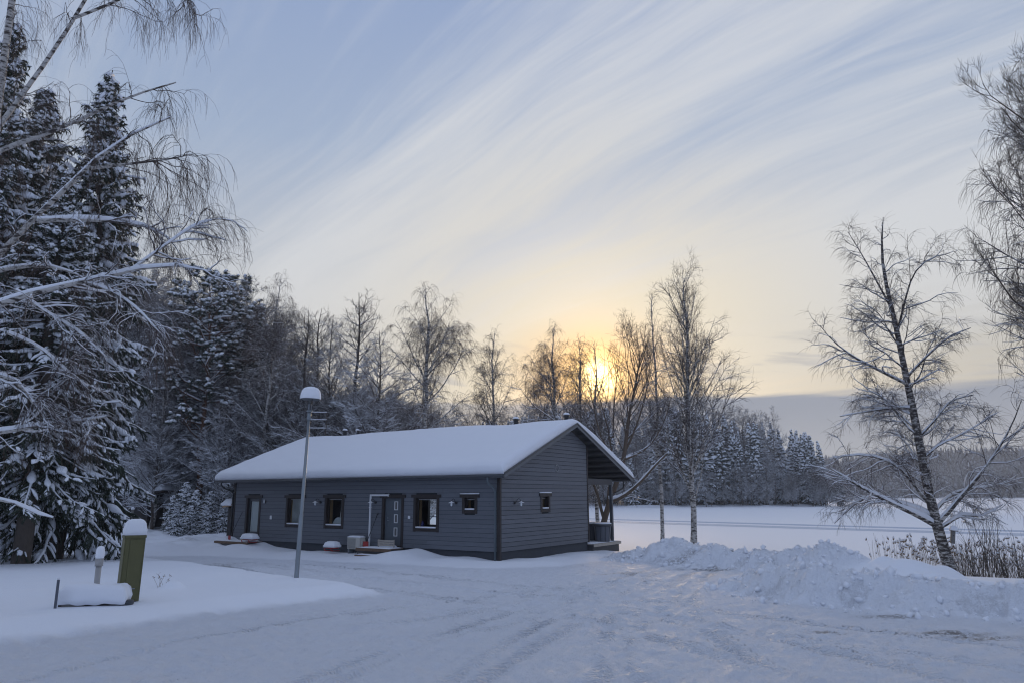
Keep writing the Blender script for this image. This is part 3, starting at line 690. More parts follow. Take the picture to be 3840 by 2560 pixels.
def pine(name, seed, H=16., r0=.2):
    rng = np.random.default_rng(seed); T0 = trunk_line(rng, H, .08, 12); s = np.linspace(0, 1, 12); R0 = (r0 * (1 - s * .9))[None]
    pos, D, L, R, tt, _ = spawn(rng, T0, R0, 60, .34, .99, 68, 12, 1, .4, 0)
    u = (tt - .34) / .66; L = H * .155 * (np.sqrt(np.clip(1 - (u * 1.2 - .35) ** 2, .1, 1))) * (.7 + .5 * rng.random(len(tt)))
    P1_, R1 = grow(rng, pos, D, L, np.clip(R, .01, .05), 6, .16, .25, .3)
    pos, D, LL, R, tt, idx = spawn(rng, P1_, R1, 9, .35, 1.0, 45, 15, .42, .6, .3, minr=.006)
    P2_, R2 = grow(rng, pos, D, LL, R, 3, .15, .35, .5)
    tips = np.concatenate([P2_[:, -1], P2_[:, 2], P1_[:, -1]]); n = len(tips); q = 16
    c_ = np.repeat(tips, q, 0); Dn = nrm(rng.normal(0, 1, (n * q, 3)) + np.array([0, 0, .5])); need = [cones(c_, Dn, .22 + .14 * rng.random(n * q), np.full(n * q, .02))]
    kp = rng.random(n) < .66; S = tips[kp] + np.array([0, 0, .09]); m = len(S); dv = nrm(rng.normal(0, 1, (m, 3)) * np.array([1, 1, .15])) * .17
    PP = np.stack([S - dv, S - dv * .3 + [0, 0, .05], S + dv * .4 + [0, 0, .04], S + dv], 1); RR = np.array([.03, .085, .08, .02])[None] * (.6 + .8 * rng.random((m, 1)))
    sn = [tubes(PP, RR, 6), snow_tubes(P1_, R1, .035, seed, .2, 5)]
    V, F = join([tubes(T0, R0, 9), tubes(P1_, R1, 5), tubes(P2_, R2, 3)]); r = [('trunk', fast_mesh(name + '_trunk', V, F, [PINEBARK]))]
    V, F = join(need); r.append(('crown', fast_mesh(name + '_crown', V, F, [PNEEDLE])))
    V, F = join(sn); r.append(('snow', fast_mesh(name + '_snow', V, F, [SNOW_TREE])))
    return r
def put(kind, parts, loc, label, cat, scale=(1, 1, 1), rz=0, group=None):
    o = thing(kind, label, cat, loc, rz, group); o.scale = scale
    for nm, me in parts: nlink(nm, me, o)
    return o
def put_top(kind, parts, Hm, px_, py_, Y, label, cat, wide=1.0, rz=0, group=None, sink=.1):
    """place a tree of model height Hm so that its top stands where it should at distance Y"""
    p = atY(px_, py_, Y); zb = max(gz(p[0], Y), LAKE_Z) - sink; H = p[2] - zb; s = H / Hm
    return put(kind, parts, (p[0], Y, zb), label, cat, (s * wide, s * wide, s), rz, group)
# ------------------------------------------------------------------ the lodge (local x = gable direction, y = along the front, z up)
def hw(u, s, z=0.0): p = HA + HU * u + HV * s; return (float(p[0]), float(p[1]), z)
LH, LW, RIDGE_U, RIDGE_Z, SL = 16.8, 7.5, 5.65, 5.45, .40
zr = lambda u: RIDGE_Z - SL * abs(u - RIDGE_U)
house = thing('lodge', 'long single storey dark grey timber lodge with thick snow on its low gable roof', 'house', hw(0, 0), HANG)
def BX(mb, pl, a0, a1, d0, d1, z0, z1): return mb.box(d0, d1, a0, a1, z0, z1) if pl == 'f' else mb.box(a0, a1, d0, d1, z0, z1)
# plinth, floor, inner shell
m_ = MB(); m_.box(.04, LW - .04, .04, LH - .04, -.9, -.02); m_.build('plinth', PLINTH, house)
m_ = MB(); m_.box(.2, LW - .2, .2, LH - .2, .0, .03); m_.build('floor', ROOM, house)
m_ = MB(); m_.box(.2, LW - .2, .2, LH - .2, 2.55, 2.6); m_.build('ceiling', ROOM, house)
# openings: (kind, start, end, bottom, top) outer edge of the casing
FOP = [('door', 14.62, 15.80, .0, 2.22), ('window', 11.42, 12.70, .69, 2.22), ('window', 8.68, 9.96, .69, 2.22), ('door', 5.02, 6.30, .0, 2.22), ('window', 3.06, 4.46, .68, 2.22), ('window', 1.08, 1.84, 1.45, 2.22)]
GOP = [('window', 3.08, 3.87, 1.45, 2.26)]
CW = .13
def holes(ops, z0, z1):
    return sorted([(a0 + CW * .9, a1 - CW * .9) for _, a0, a1, b0, b1 in ops if z1 > b0 + .05 and z0 < b1 - .08])
def runs(lo, hi, hs):
    r = []; c_ = lo
    for a, b_ in hs: r.append((c_, a)); c_ = b_
    r.append((c_, hi)); return r
def shell(pl, lo, hi, ops, top, m):
    zs = sorted({-.02, top} | {b0 + (CW * .9 if k == 'window' else 0) for k, _, _, b0, b1 in ops} | {b1 - CW * .9 for k, _, _, b0, b1 in ops})
    mb = MB()
    for z0, z1 in zip(zs[:-1], zs[1:]):
        hs = sorted([(a0 + CW * .9, a1 - CW * .9) for k, a0, a1, b0, b1 in ops if b0 + (CW * .9 if k == 'window' else 0) < (z0 + z1) / 2 < b1 - CW * .9])
        for a, b_ in runs(lo, hi, hs): BX(mb, pl, a, b_, .004, .2, z0, z1)
    mb.build('wall', m, house)
shell('f', 0.004, LH, FOP, 3.0, GAP)
shell('g', .21, LW - .01, GOP, 2.9, GAP)
mb = MB(); mb.prism([(.21, 2.91), (LW - .01, 2.91), (LW - .01, zr(LW) - .2), (RIDGE_U, RIDGE_Z - .2), (.21, zr(.21) - .2)], 1, .006, .19); mb.build('wall', GAP, house)
mb = MB(); mb.box(LW - .2, LW - .002, .21, 9.15, -.02, 2.9); mb.box(LW - .2, LW - .002, 9.80, LH - .21, -.02, 2.9); mb.box(LW - .2, LW - .002, 9.15, 9.80, -.02, .62); mb.box(LW - .2, LW - .002, 9.15, 9.80, 2.0, 2.9); mb.build('wall', SIDING, house)
mb = MB(); mb.box(LW - .12, LW - .08, 9.15, 9.80, 1.02, 1.06); mb.build('glazing_bar', BLACK, house)
mb = MB(); mb.box(.21, LW - .21, LH - .2, LH, -.02, 2.9); mb.prism([(.21, 2.91), (LW - .21, 2.91), (LW - .21, zr(LW) - .2), (RIDGE_U, RIDGE_Z - .2), (.21, zr(.21) - .2)], 1, LH - .19, LH - .01); mb.build('wall', SIDING, house)
# horizontal boards, every course its own piece
CP, CG = .176, .016
rng = np.random.default_rng(4)
def board(pl, poly_or, *a):
    mb = MB()
    jit = rng.uniform(0, .003)
    if pl == 'f': a0, a1, z0, z1 = poly_or; mb.box(-.024 - jit, .0, a0, a1, z0, z1)
    else: mb.prism(poly_or, 1, -.024 - jit, .0)
    o = mb.build('board', SIDING, house); return o
for k in range(17):
    z0 = k * CP + .0; z1 = min(z0 + CP - CG, 2.93)
    z1 += .005
    for a, b_ in runs(.10, LH - .10, holes(FOP, z0, z1)):
        if b_ - a > .05:
            cuts = [a]
            while b_ - cuts[-1] > 5.0: cuts.append(cuts[-1] + rng.uniform(2.6, 4.4))
            cuts.append(b_)
            for ca_, cb_2 in zip(cuts[:-1], cuts[1:]): board('f', (ca_ + (.003 if ca_ > a else 0), cb_2, z0, z1))
for k in range(30):
    z0 = k * CP; z1 = z0 + CP - CG
    ul = lambda z: max(.06, RIDGE_U - (RIDGE_Z - .2 - z) / SL); ur = lambda z: min(LW - .08, RIDGE_U + (RIDGE_Z - .2 - z) / SL)
    if z1 > RIDGE_Z - .22: break
    hs = holes(GOP, z0, z1)
    if hs:
        board('g', [(ul(z0), z0), (hs[0][0], z0), (hs[0][0], z1), (ul(z1), z1)]); board('g', [(hs[0][1], z0), (ur(z0), z0), (ur(z1), z1), (hs[0][1], z1)])
    else: board('g', [(ul(z0), z0), (ur(z0), z0), (ur(z1), z1), (ul(z1), z1)])
# corner boards and belts
for (x0, x1, y0, y1, m) in ((-.05, .0, -.05, .095, TRIM), (.0, .055, -.05, .0, TRIM), (-.05, .0, LH - .095, LH + .03, TRIM), (LW - .075, LW + .02, -.05, .0, TRIM)):
    mb = MB(); mb.box(x0, x1, y0, y1, -.62 if y0 < 1 and x0 < 1 else -.02, min(2.95, 2.95) if x0 < 1 else zr(LW) - .22); mb.build('corner_board', m, house)
def opening(kind, pl, a0, a1, z0, z1, inner='clear', cap=False):
    nm = kind
    mb = MB(); f0, f1 = -.052, -.026
    BX(mb, pl, a0, a0 + CW, f0, f1, z0, z1 - CW); BX(mb, pl, a1 - CW, a1, f0, f1, z0, z1 - CW)
    BX(mb, pl, a0 - .11, a1 + .11, f0 - .025, f1 - .0, z1 - CW, z1)
    if kind == 'window': BX(mb, pl, a0 + CW + .001, a1 - CW - .001, f0 + .004, f1, z0 + .02, z0 + CW)
    ca = mb.build(nm, TRIM, house)
    i0, i1, j0, j1 = a0 + CW, a1 - CW, (z0 + CW if kind == 'window' else z0 + .04), z1 - CW
    mb = MB(); t_ = .012      # dark lining of the deep reveal
    BX(mb, pl, i0 - .012, i0 + .012, -.024, .11, j0, j1); BX(mb, pl, i1 - .012, i1 + .012, -.024, .11, j0, j1); BX(mb, pl, i0 + .013, i1 - .013, -.024, .11, j1 - .024, j1); BX(mb, pl, i0 + .013, i1 - .013, -.06, .11, j0 - .01, j0 + .02)
    mb.build('reveal', TRIM, ca)
    if kind == 'window':
        mb = MB(); w = .045
        BX(mb, pl, i0 + .013, i0 + .013 + w, .085, .14, j0 + .021, j1 - .025); BX(mb, pl, i1 - .013 - w, i1 - .013, .085, .14, j0 + .021, j1 - .025)
        BX(mb, pl, i0 + .014 + w, i1 - .014 - w, .085, .14, j0 + .021, j0 + .021 + w); BX(mb, pl, i0 + .014 + w, i1 - .014 - w, .085, .14, j1 - .025 - w, j1 - .025); mb.build('frame', TRIM, ca)
        mb = MB(); BX(mb, pl, i0 + .013 + w, i1 - .013 - w, .10, .112, j0 + .02 + w, j1 - .024 - w); mb.build('pane', GLASS, ca)
        mb = MB(); BX(mb, pl, i0 - .0, i0 + .03, .145, .34, j0, j1); BX(mb, pl, i1 - .03, i1, .145, .34, j0, j1); BX(mb, pl, i0 + .031, i1 - .031, .145, .34, j0 - .02, j0 + .02); mb.build('inner_frame', PINEWOOD, ca)
        sn = MB(); hgt = .06
        BX(sn, pl, i0 + .02, i1 - .02, -.075, .08, j0 + .024, j0 + .024 + hgt); sn.build('sill_snow', SNOW, ca, True, .012)
        mb = MB(); BX(mb, pl, i0 + .06, i1 - .06, .088, .098, j1 - .09, j1 - .078); mb.build('top_seal', WHITE, ca)
    if cap:
        sn = MB(); BX(sn, pl, a0 - .11, a1 + .11, f0 - .03, -.026, z1 + .002, z1 + .055); sn.build('cap_snow', SNOW, ca, True, .014)
    if inner == 'curtain':
        mb = MB(); n_ = 24
        for q in range(n_):
            aa = i0 + .05 + (i1 - i0 - .1) * q / n_; BX(mb, pl, aa, aa + (i1 - i0 - .1) / n_ * .9, .20 + .02 * (q % 2), .21 + .02 * (q % 2), j0 - .2, j1 + .1)
        mb.build('curtain', CURT, ca)
    return ca
for k, (kind, a0, a1, z0, z1) in enumerate(FOP):
    if kind == 'window': opening(kind, 'f', a0, a1, z0, z1, {1: 'curtain'}.get(k, 'clear'), cap=(k == 5))
opening('window', 'g', *GOP[0][1:], cap=True)
# glazed door
_, a0, a1, z0, z1 = FOP[0]; ca = opening('door', 'f', a0, a1, z0, z1); i0, i1 = a0 + CW, a1 - CW; ca['label'] = 'narrow glazed door with pale blind'
mb = MB(); BX(mb, 'f', i0 + .014, i0 + .13, .05, .10, .07, z1 - CW - .03); BX(mb, 'f', i1 - .13, i1 - .014, .05, .10, .07, z1 - CW - .03); BX(mb, 'f', i0 + .131, i1 - .131, .05, .10, .07, .42); BX(mb, 'f', i0 + .131, i1 - .131, .05, .10, z1 - CW - .16, z1 - CW - .03); mb.build('door_leaf', GUTTER, ca)
mb = MB(); BX(mb, 'f', i0 + .13, i1 - .13, .07, .08, .42, z1 - CW - .16); mb.build('pane', GLASS, ca)
mb = MB(); BX(mb, 'f', i0 + .14, i1 - .14, .12, .13, .42, z1 - CW - .17); mb.build('blind', BLIND, ca)
mb = MB(); BX(mb, 'f', i0 - .1, i1 + .1, -.28, -.06, .0, .07); mb.build('threshold', PALEWOOD, ca)
# solid door with three small lites
_, a0, a1, z0, z1 = FOP[3]; ca = opening('door', 'f', a0, a1, z0, z1); i0, i1 = a0 + CW, a1 - CW; ca['label'] = 'dark grey solid door with three small white framed lites'
mb = MB(); c0 = 5.52; LT = ((1.56, 1.93), (1.01, 1.38), (.45, .82)); zt = z1 - CW - .03
BX(mb, 'f', c0 + .11, i1 - .014, .04, .09, .07, zt); BX(mb, 'f', i0 + .014, c0 - .11, .04, .09, .07, zt)
zz = .07
for (l0, l1) in LT[::-1] + ((zt, zt),):
    BX(mb, 'f', c0 - .1099, c0 + .1099, .04, .09, zz, l0); zz = l1
mb.build('door_leaf', simple('door_paint', (.085, .10, .115), .45, .08, 5), ca)
for l0, l1 in LT:
    f_ = MB(); w = .028
    BX(f_, 'f', c0 - .10, c0 - .10 + w, .03, .08, l0, l1); BX(f_, 'f', c0 + .10 - w, c0 + .10, .03, .08, l0, l1); BX(f_, 'f', c0 - .10 + w, c0 + .10 - w, .03, .08, l0, l0 + w); BX(f_, 'f', c0 - .10 + w, c0 + .10 - w, .03, .08, l1 - w, l1)
    f_.build('lite_frame', WHITE, ca)
    f_ = MB(); BX(f_, 'f', c0 - .07, c0 + .07, .05, .06, l0 + w, l1 - w); f_.build('pane', simple('frosted_pane', (.12, .12, .115), .3, .2, 20), ca)
h_ = MB(); h_.tube([(.04, 5.98, 1.12), (-.01, 5.98, 1.12), (-.015, 5.87, 1.12)], .012, 8); h_.tube([(.04, 5.98, 1.22), (.01, 5.98, 1.22)], .022, 10); h_.build('handle', GALV, ca, True)

# roof: sheet, rafters, purlins, fascia, snow, vents
RY0, RY1, RU0, RU1 = -.50, 17.85, -.42, 11.72
mb = MB(); mb.prism([(RU0, zr(RU0)), (RIDGE_U, RIDGE_Z), (RU1, zr(RU1)), (RU1, zr(RU1) - .05), (RIDGE_U, RIDGE_Z - .05), (RU0, zr(RU0) - .05)], 1, RY0 + .01, RY1 - .01); mb.build('roof', ROOFM, house)
for (ua, ub) in ((RU0 - .02, RIDGE_U), (RIDGE_U, RU1 + .02)):
    for yy in (RY0 - .025, RY1):
        mb = MB(); mb.prism([(ua, zr(ua) + .012), (ub, zr(ub) + .012), (ub, zr(ub) - .17), (ua, zr(ua) - .17)], 1, yy, yy + .025); mb.build('fascia', FASCIA, house)
        mb = MB(); mb.prism([(ua - .01, zr(ua) + .035), (ub, zr(ub) + .035), (ub, zr(ub) - .035), (ua - .01, zr(ua) - .035)], 1, yy - .028 if yy < 0 else yy + .026, yy - .002 if yy < 0 else yy + .05); mb.build('fascia_trim', GUTTER, house)
mb = MB(); mb.box(RU0 - .02, RU0 + .005, RY0 + .03, RY1 - .03, zr(RU0) - .17, zr(RU0) - .01); mb.build('fascia', FASCIA, house)
mb = MB(); mb.prism([(RU0, zr(RU0) - .155), (-.03, zr(-.03) - .17), (-.03, zr(-.03) - .19), (RU0, zr(RU0) - .175)], 1, .0 + RY0 + .03, RY1 - .03); mb.build('soffit', RAFTER, house)
# soffit over the gable overhang, left slope only (the porch side shows its purlins)
mb = MB(); mb.prism([(RU0, zr(RU0) - .16), (RIDGE_U, RIDGE_Z - .16), (RIDGE_U, RIDGE_Z - .175), (RU0, zr(RU0) - .175)], 1, RY0 + .01, -.0); mb.build('soffit', RAFTER, house)
u_ = RIDGE_U + .25
while u_ < RU1 - .1:
    y1_ = 1e9
    mb = MB(); mb.box(u_, u_ + .10, RY0 + .01, (-.03 if u_ < LW - .1 else RY1 - .03), zr(u_ + .1) - .17, zr(u_ + .1) - .052); mb.build('purlin', RAFTER, house); u_ += .62
for yy in (2.4, 4.9, 7.3, 9.7, 12.1, 14.5, 16.8):
    mb = MB(); mb.prism([(LW + .02, zr(LW) - .20), (RU1 - .1, zr(RU1 - .1) - .20), (RU1 - .1, zr(RU1 - .1) - .40), (LW + .02, zr(LW) - .40)], 1, yy, yy + .09); mb.build('rafter', RAFTER, house)
for yy in (-.04, 4.2, 8.4, 12.6, 16.7):
    mb = MB(); mb.box(LW + .02, 10.05, yy, yy + .14, 2.68, 2.96); mb.build('porch_beam', RAFTER, house)
    if yy in (-.04, 16.7): mb = MB(); mb.box(10.07, 10.21, yy, yy + .14, -.10, 2.70); mb.build('porch_post', simple('post_paint', (.07, .075, .085), .5, .15, 8), house, False, .008)
mb = MB(); mb.box(10.06, 10.22, -.04, 16.84, 2.70, 2.94); mb.build('porch_beam', RAFTER, house)
mb = MB(); mb.tube([(RU0 - .075, RY0 - .02, 2.93), (RU0 - .075, RY1, 2.93)], .062, 10); mb.build('gutter', GUTTER, house, True)
mb = MB(); mb.tube([(RU1 + .06, RY0 - .02, 2.93), (RU1 + .06, RY1, 2.93)], .06, 10); mb.build('gutter', GUTTER, house, True)
mb = MB(); mb.tube([(RU0 - .07, .25, 2.9), (RU0 - .07, .25, 2.72), (RU0 - .03, .22, 2.62), (-.14, .17, 2.42), (-.08, .16, 2.32), (-.08, .16, 1.2), (-.08, .16, -.45)], .043, 10); mb.build('downpipe', PIPE, house, True)
mb = MB(); mb.tube([(RU0 - .07, LH + .55, 2.9), (RU0 - .07, LH + .55, 2.75), (RU0 - .0, LH + .42, 2.6), (-.12, LH + .12, 2.42), (-.07, LH + .06, 2.3), (-.07, LH + .06, 1.2), (-.07, LH + .06, -.1)], .043, 10); mb.build('downpipe', BLACK, house, True)
mb = MB(); mb.tube([(RU1 + .05, .06, 2.9), (RU1 + .05, .06, 2.62), (RU1 - .05, .05, 2.5), (10.42, .04, 2.22), (10.30, .04, 2.1), (10.30, .04, .0)], .04, 8); mb.build('downpipe', BLACK, house, True)
# roof snow
def axis_pts(a, b, fine, step):
    e = np.array([0, .01, .03, .06, .10, .15, .21, .28, .36, .46]) ; mid = np.arange(a + .6, b - .6, step)
    return np.concatenate([a + e, mid, (b - e)[::-1]])
Us = axis_pts(RU0 - .09, RU1 + .07, 0, .16); Ss = axis_pts(RY0 - .02, RY1 + .03, 0, .22)
UU, SS = np.meshgrid(Us, Ss)
du = np.minimum(UU - Us[0], Us[-1] - UU); dsn = np.minimum(SS - Ss[0], Ss[-1] - SS)
rnd = lambda q, w: np.sqrt(np.clip(1 - (1 - np.clip(q / w, 0, 1)) ** 2, 0, 1))
th = .34 * (.30 + .70 * rnd(du, .26)) * (.30 + .70 * rnd(dsn, .22))
ridge = RIDGE_Z - SL * (np.sqrt((UU - RIDGE_U) ** 2 + .55 ** 2) - .25)
dip = np.zeros(UU.shape)
for (vs, vu, w) in ((15.35, 6.2, .8), (14.2, 6.1, .8), (3.3, 6.1, 1.1), (.45, 6.2, .7)): dip += .10 * np.exp(-((SS - vs) ** 2 + (UU - vu) ** 2) / w ** 2)
TOP = ridge + th + .03 * fbm(UU * .5, SS * .3, seed=50, o=3) + .012 * fbm(UU * 1.7, SS * 1.7, seed=51) - dip
BOT = np.minimum(RIDGE_Z - SL * np.abs(UU - RIDGE_U) + .004, TOP - .02)
# slight overhang bulge of the snow edge
ub = np.where(UU < RIDGE_U, -1, 1) * .05 * np.exp(-((du - .03) / .07) ** 2)
ny, nx = UU.shape
V = np.concatenate([np.stack([UU + ub, SS, TOP], -1).reshape(-1, 3), np.stack([UU, SS, BOT], -1).reshape(-1, 3)])
i = np.arange((ny - 1) * (nx - 1)); r = i // (nx - 1); c_ = i % (nx - 1); a = r * nx + c_; n0 = ny * nx
F1 = np.stack([a, a + 1, a + nx + 1, a + nx], 1); F2 = F1[:, ::-1] + n0
per = np.concatenate([np.arange(nx), np.arange(1, ny) * nx + nx - 1, (ny - 1) * nx + np.arange(nx - 2, -1, -1), np.arange(ny - 2, 0, -1) * nx])
pn = np.roll(per, -1); F3 = np.stack([per, per + n0, pn + n0, pn], 1)
nlink('snow_blanket', fast_mesh('snow_blanket', V, [F1, F2, F3], [SNOW_ROOF]), house)
# roof vents
def vent(u, s, h, kind=0):
    zb = RIDGE_Z - SL * abs(u - RIDGE_U)
    mb = MB()
    if kind == 0: mb.lathe([(.11, zb), (.11, zb + .3 + h), (.155, zb + .3 + h), (.155, zb + .36 + h), (.0, zb + .37 + h)], (u, s), 14)
    else: mb.tube([(u, s, zb), (u, s, zb + .42 + h), (u + .0, s - .05, zb + .50 + h), (u, s - .14, zb + .52 + h), (u, s - .2, zb + .47 + h)], .085, 12)
    v_ = mb.build('roof_vent', BLACK, house, False)
    sn = MB(); sn.lathe([(.0, zb + .375 + h), (.15, zb + .38 + h), (.155, zb + .42 + h), (.11, zb + .47 + h), (.0, zb + .49 + h)], (u, s if kind == 0 else s + .02), 14); sn.build('vent_snow', SNOW, v_, True)
vent(6.2, 3.25, .32); vent(6.2, .35, .34); vent(6.2, 15.4, .36); vent(6.1, 14.2, .26, 1)
for s_ in (17.0, 16.55):
    mb = MB(); mb.tube([(6.4, s_ + .17 * math.cos(q), 5.48 + .24 * math.sin(q)) for q in np.linspace(-.2, math.pi + .2, 12)], .03, 6); mb.build('vent_hoop', BLACK, house, True)
# fan vent ring on the gable, boxes on the front
mb = MB(); mb.tube([(4.53 + .15 * math.cos(q), -.045, 3.36 + .15 * math.sin(q)) for q in np.linspace(0, 2 * math.pi, 25)], .013, 6, cap=False); mb.build('round_vent', simple('pale_ring', (.36, .37, .38), .5, .05), house, True)
mb = MB(); mb.box(-.06, -.03, 13.70, 13.84, 1.05, 1.23); mb.build('meter_box', WHITE, house, False, .006)
mb = MB(); mb.box(-.07, -.03, 4.63, 4.74, 1.20, 1.33); mb.build('meter_box', WHITE, house, False, .006)
# things behind the glass
ch = thing('armchair', 'pale rounded armchair back seen through the middle window', 'armchair', hw(.58, 9.35, .03), HANG)
mb = MB(); q_ = [(-.42 * math.cos(t_), .55 + .62 * math.sin(t_)) for t_ in np.linspace(0, math.pi, 14)]; mb.prism([(.42, .25)] + [(-p[0] * -1, p[1]) for p in q_][::-1] + [(-.42, .25)] if False else [(-.42, .25), (.42, .25)] + [(.42 * math.cos(t_), .55 + .62 * math.sin(t_)) for t_ in np.linspace(0, math.pi, 14)], 0, -.3, -.18); mb.build('backrest', BLIND, ch, False)
mb = MB(); mb.box(-.17, .45, -.42, .42, .18, .45); mb.build('seat', BLIND, ch, True, .04)
for (x_, y_) in ((-.12, -.36), (-.12, .36), (.4, -.36), (.4, .36)): mb = MB(); mb.box(x_ - .025, x_ + .025, y_ - .025, y_ + .025, .0, .18); mb.build('leg', PINEWOOD, ch)
vz = thing('vase', 'small blue vase standing inside the large front window', 'vase', hw(.24, 4.16, .83), 0)
mb = MB(); mb.lathe([(.0, .0), (.05, 0), (.08, .08), (.07, .18), (.035, .24), (.045, .27)], n=14); mb.build('body', simple('blue_glaze', (.05, .045, .20), .3, .1), vz, True)

# ------------------------------------------------------------------ wall lamps
def wall_lamp(label, u, s, z, rz, shade='white'):
    l = thing('wall_lamp', label, 'wall lamp', hw(u, s, z), rz, 'gooseneck lamps on the lodge walls')
    mb = MB(); mb.tube([(0, 0, 0), (-.05, 0, 0)], .055, 14); mb.build('mount', BLACK, l, True)
    mb = MB(); mb.tube([(-.05, 0, 0)] + [(-.10 - .11 + .11 * math.cos(q), 0, .03 + .13 * math.sin(q)) for q in np.linspace(0, math.pi * .95, 10)] + [(-.33, 0, .04)], .011, 8); mb.build('arm', BLACK, l, True)
    mb = MB(); mb.lathe([(.02, .07), (.03, .05), (.10, .02), (.135, -.005), (.128, -.005), (.03, .03)], (-.33, 0), 18); mb.build('shade', WHITE, l, True)
    mb = MB(); mb.lathe([(.03, .0), (.04, -.04), (.04, -.10), (.02, -.13), (.0, -.135)], (-.33, 0), 14); mb.build('bulb', LAMPG, l, True)
wall_lamp('black gooseneck lamp with white shade between the large window and the tiny window', -.03, 2.14, 1.88, HANG)
wall_lamp('black gooseneck lamp half hidden by the white pipe beside the solid door', -.03, 6.68, 1.88, HANG)
wall_lamp('black gooseneck lamp between the two middle front windows behind the lamp post', -.03, 10.25, 1.88, HANG)
wall_lamp('black gooseneck lamp with snowy white shade on the gable wall', 1.02, -.03, 1.88, HANG + math.pi / 2)
l = thing('sconce', 'small upright white and black light beside the glazed door', 'wall lamp', hw(-.03, 14.28, 1.9), HANG)
mb = MB(); mb.box(-.03, 0, -.05, .03, -.08, .06); mb.build('mount', BLACK, l); mb = MB(); mb.box(-.10, -.04, -.03, .03, -.07, .11); mb.build('lamp_body', WHITE, l, False, .01)
# ------------------------------------------------------------------ by the lodge
def snowcap(mb, x0, x1, y0, y1, z0, h, r=.08, n=9, seed=0, bulge=.015):
    xs = np.linspace(0, 1, n); X, Y = np.meshgrid(x0 + (x1 - x0) * xs, y0 + (y1 - y0) * xs)
    e = np.minimum(np.minimum(X - x0, x1 - X), np.minimum(Y - y0, y1 - Y)); k = np.sqrt(np.clip(1 - (1 - np.clip(e / r, 0, 1)) ** 2, 0, 1))
    Z = z0 + h * (.35 + .65 * k) + .03 * h * vnoise(X * 9, Y * 9, seed=seed + 3)
    cxm, cym = (x0 + x1) / 2, (y0 + y1) / 2
    V = np.concatenate([np.stack([X, Y, Z], -1).reshape(-1, 3), np.stack([cxm + (X - cxm) * (1 - bulge), cym + (Y - cym) * (1 - bulge), np.full(X.shape, z0)], -1).reshape(-1, 3)])
    F = []; n0 = n * n
    for j in range(n - 1):
        for i in range(n - 1):
            a = j * n + i; F.append((a, a + 1, a + n + 1, a + n)); F.append((n0 + a + n, n0 + a + n + 1, n0 + a + 1, n0 + a))
    per = list(range(n)) + [j * n + n - 1 for j in range(1, n)] + [(n - 1) * n + i for i in range(n - 2, -1, -1)] + [j * n for j in range(n - 2, 0, -1)]
    for a, b_ in zip(per, per[1:] + per[:1]): F.append((a, a + n0, b_ + n0, b_))
    return mb.add(V, F)
hp = thing('heat_pump', 'beige outdoor heat pump unit with snow on top beside the solid door', 'heat pump', hw(-.12, 7.15, -.17), HANG)
mb = MB(); mb.box(-.34, 0, 0, .78, .04, .54); mb.build('body', BEIGE, hp, False, .012)
mb = MB(); mb.box(-.352, -.341, .27, .74, .08, .50); mb.build('grille_backing', GRILLE, hp)
for k in range(12): mb = MB(); mb.box(-.362, -.353, .27, .74, .09 + k * .035, .103 + k * .035); mb.build('grille_bar', BEIGE, hp)
mb = MB(); mb.box(-.33, -.02, .05, .12, -.16, .04); mb.box(-.33, -.02, .66, .73, -.16, .04); mb.build('feet', GALV, hp)
mb = MB(); mb.box(-.26, -.06, -.075, -.002, .08, .46); mb.build('side_cover', BEIGE, hp, False, .01)
mb = MB(); snowcap(mb, -.35, .01, -.01, .79, .541, .07); mb.build('snow', SNOW, hp, True)
pc = thing('pipe_cover', 'white right angled plastic pipe cover climbing the wall from the heat pump', 'pipe', hw(-.03, 6.97, .3), HANG)
mb = MB(); mb.box(-.075, 0, -.04, .04, -.35, 1.94); mb.build('riser', WHITE, pc, False, .012)
mb = MB(); mb.box(-.075, -.0, -1.05, -.041, 1.86, 1.94); mb.build('top_run', WHITE, pc, False, .012)
mb = MB(); mb.box(-.085, .004, -1.10, -1.051, 1.84, 1.96); mb.build('end_cap', WHITE, pc, False, .01)
mb = MB(); mb.box(-.083, .004, -.05, .05, 1.35, 1.38); mb.build('joint', WHITE, pc)
def lean_tool(label, u, s, z, du, ds, h, blade):
    t_ = thing('snow_shovel', label, 'snow shovel', hw(u, s, z), HANG)
    mb = MB(); mb.tube([(0, 0, .12), (du, ds, h)], .014, 8); mb.build('handle', BLACK, t_, True)
    mb = MB(); mb.tube([(du, ds - .06, h), (du, ds + .06, h)], .014, 6); mb.build('grip', BLACK, t_, True)
    mb = MB(); mb.box(-.04, -.01, -blade, blade, .0, .22); mb.build('blade', RED, t_, False, .006)
lean_tool('long handled snow shovel leaning left of the glazed door', -.45, 16.35, -.0, .36, -.35, 1.35, .09)
lean_tool('red bladed snow shovel leaning left of the solid door', -.40, 6.82, .0, .34, -.30, 1.4, .16)
def deck(label, u0, u1, s0, s1, z0, z1, step=False):
    t_ = thing('doorstep', label, 'doorstep', hw(u0, s0, z0), HANG); w = u1 - u0; L = s1 - s0; h = z1 - z0
    n_ = max(3, int(w / .14))
    for k in range(n_): mb = MB(); mb.box(w * k / n_ + .003, w * (k + 1) / n_ - .005, 0, L, h - .03, h); mb.build('plank', DECK, t_)
    mb = MB(); mb.box(-.03, -.001, -.02, L + .02, 0, h + .0); mb.build('edge_board', DECK, t_)
    mb = MB(); mb.box(.02, w - .02, .02, L - .02, -.3, h - .035); mb.build('base', RAFTER, t_)
    mb = MB(); snowcap(mb, .0, w, .03, L - .03, h + .001, .035, r=.05, n=12); mb.build('snow', SNOW, t_, True)
deck('low brown wooden doorstep under the glazed door, dusted with snow', -.95, -.05, 14.25, 16.85, -.13, -.02)
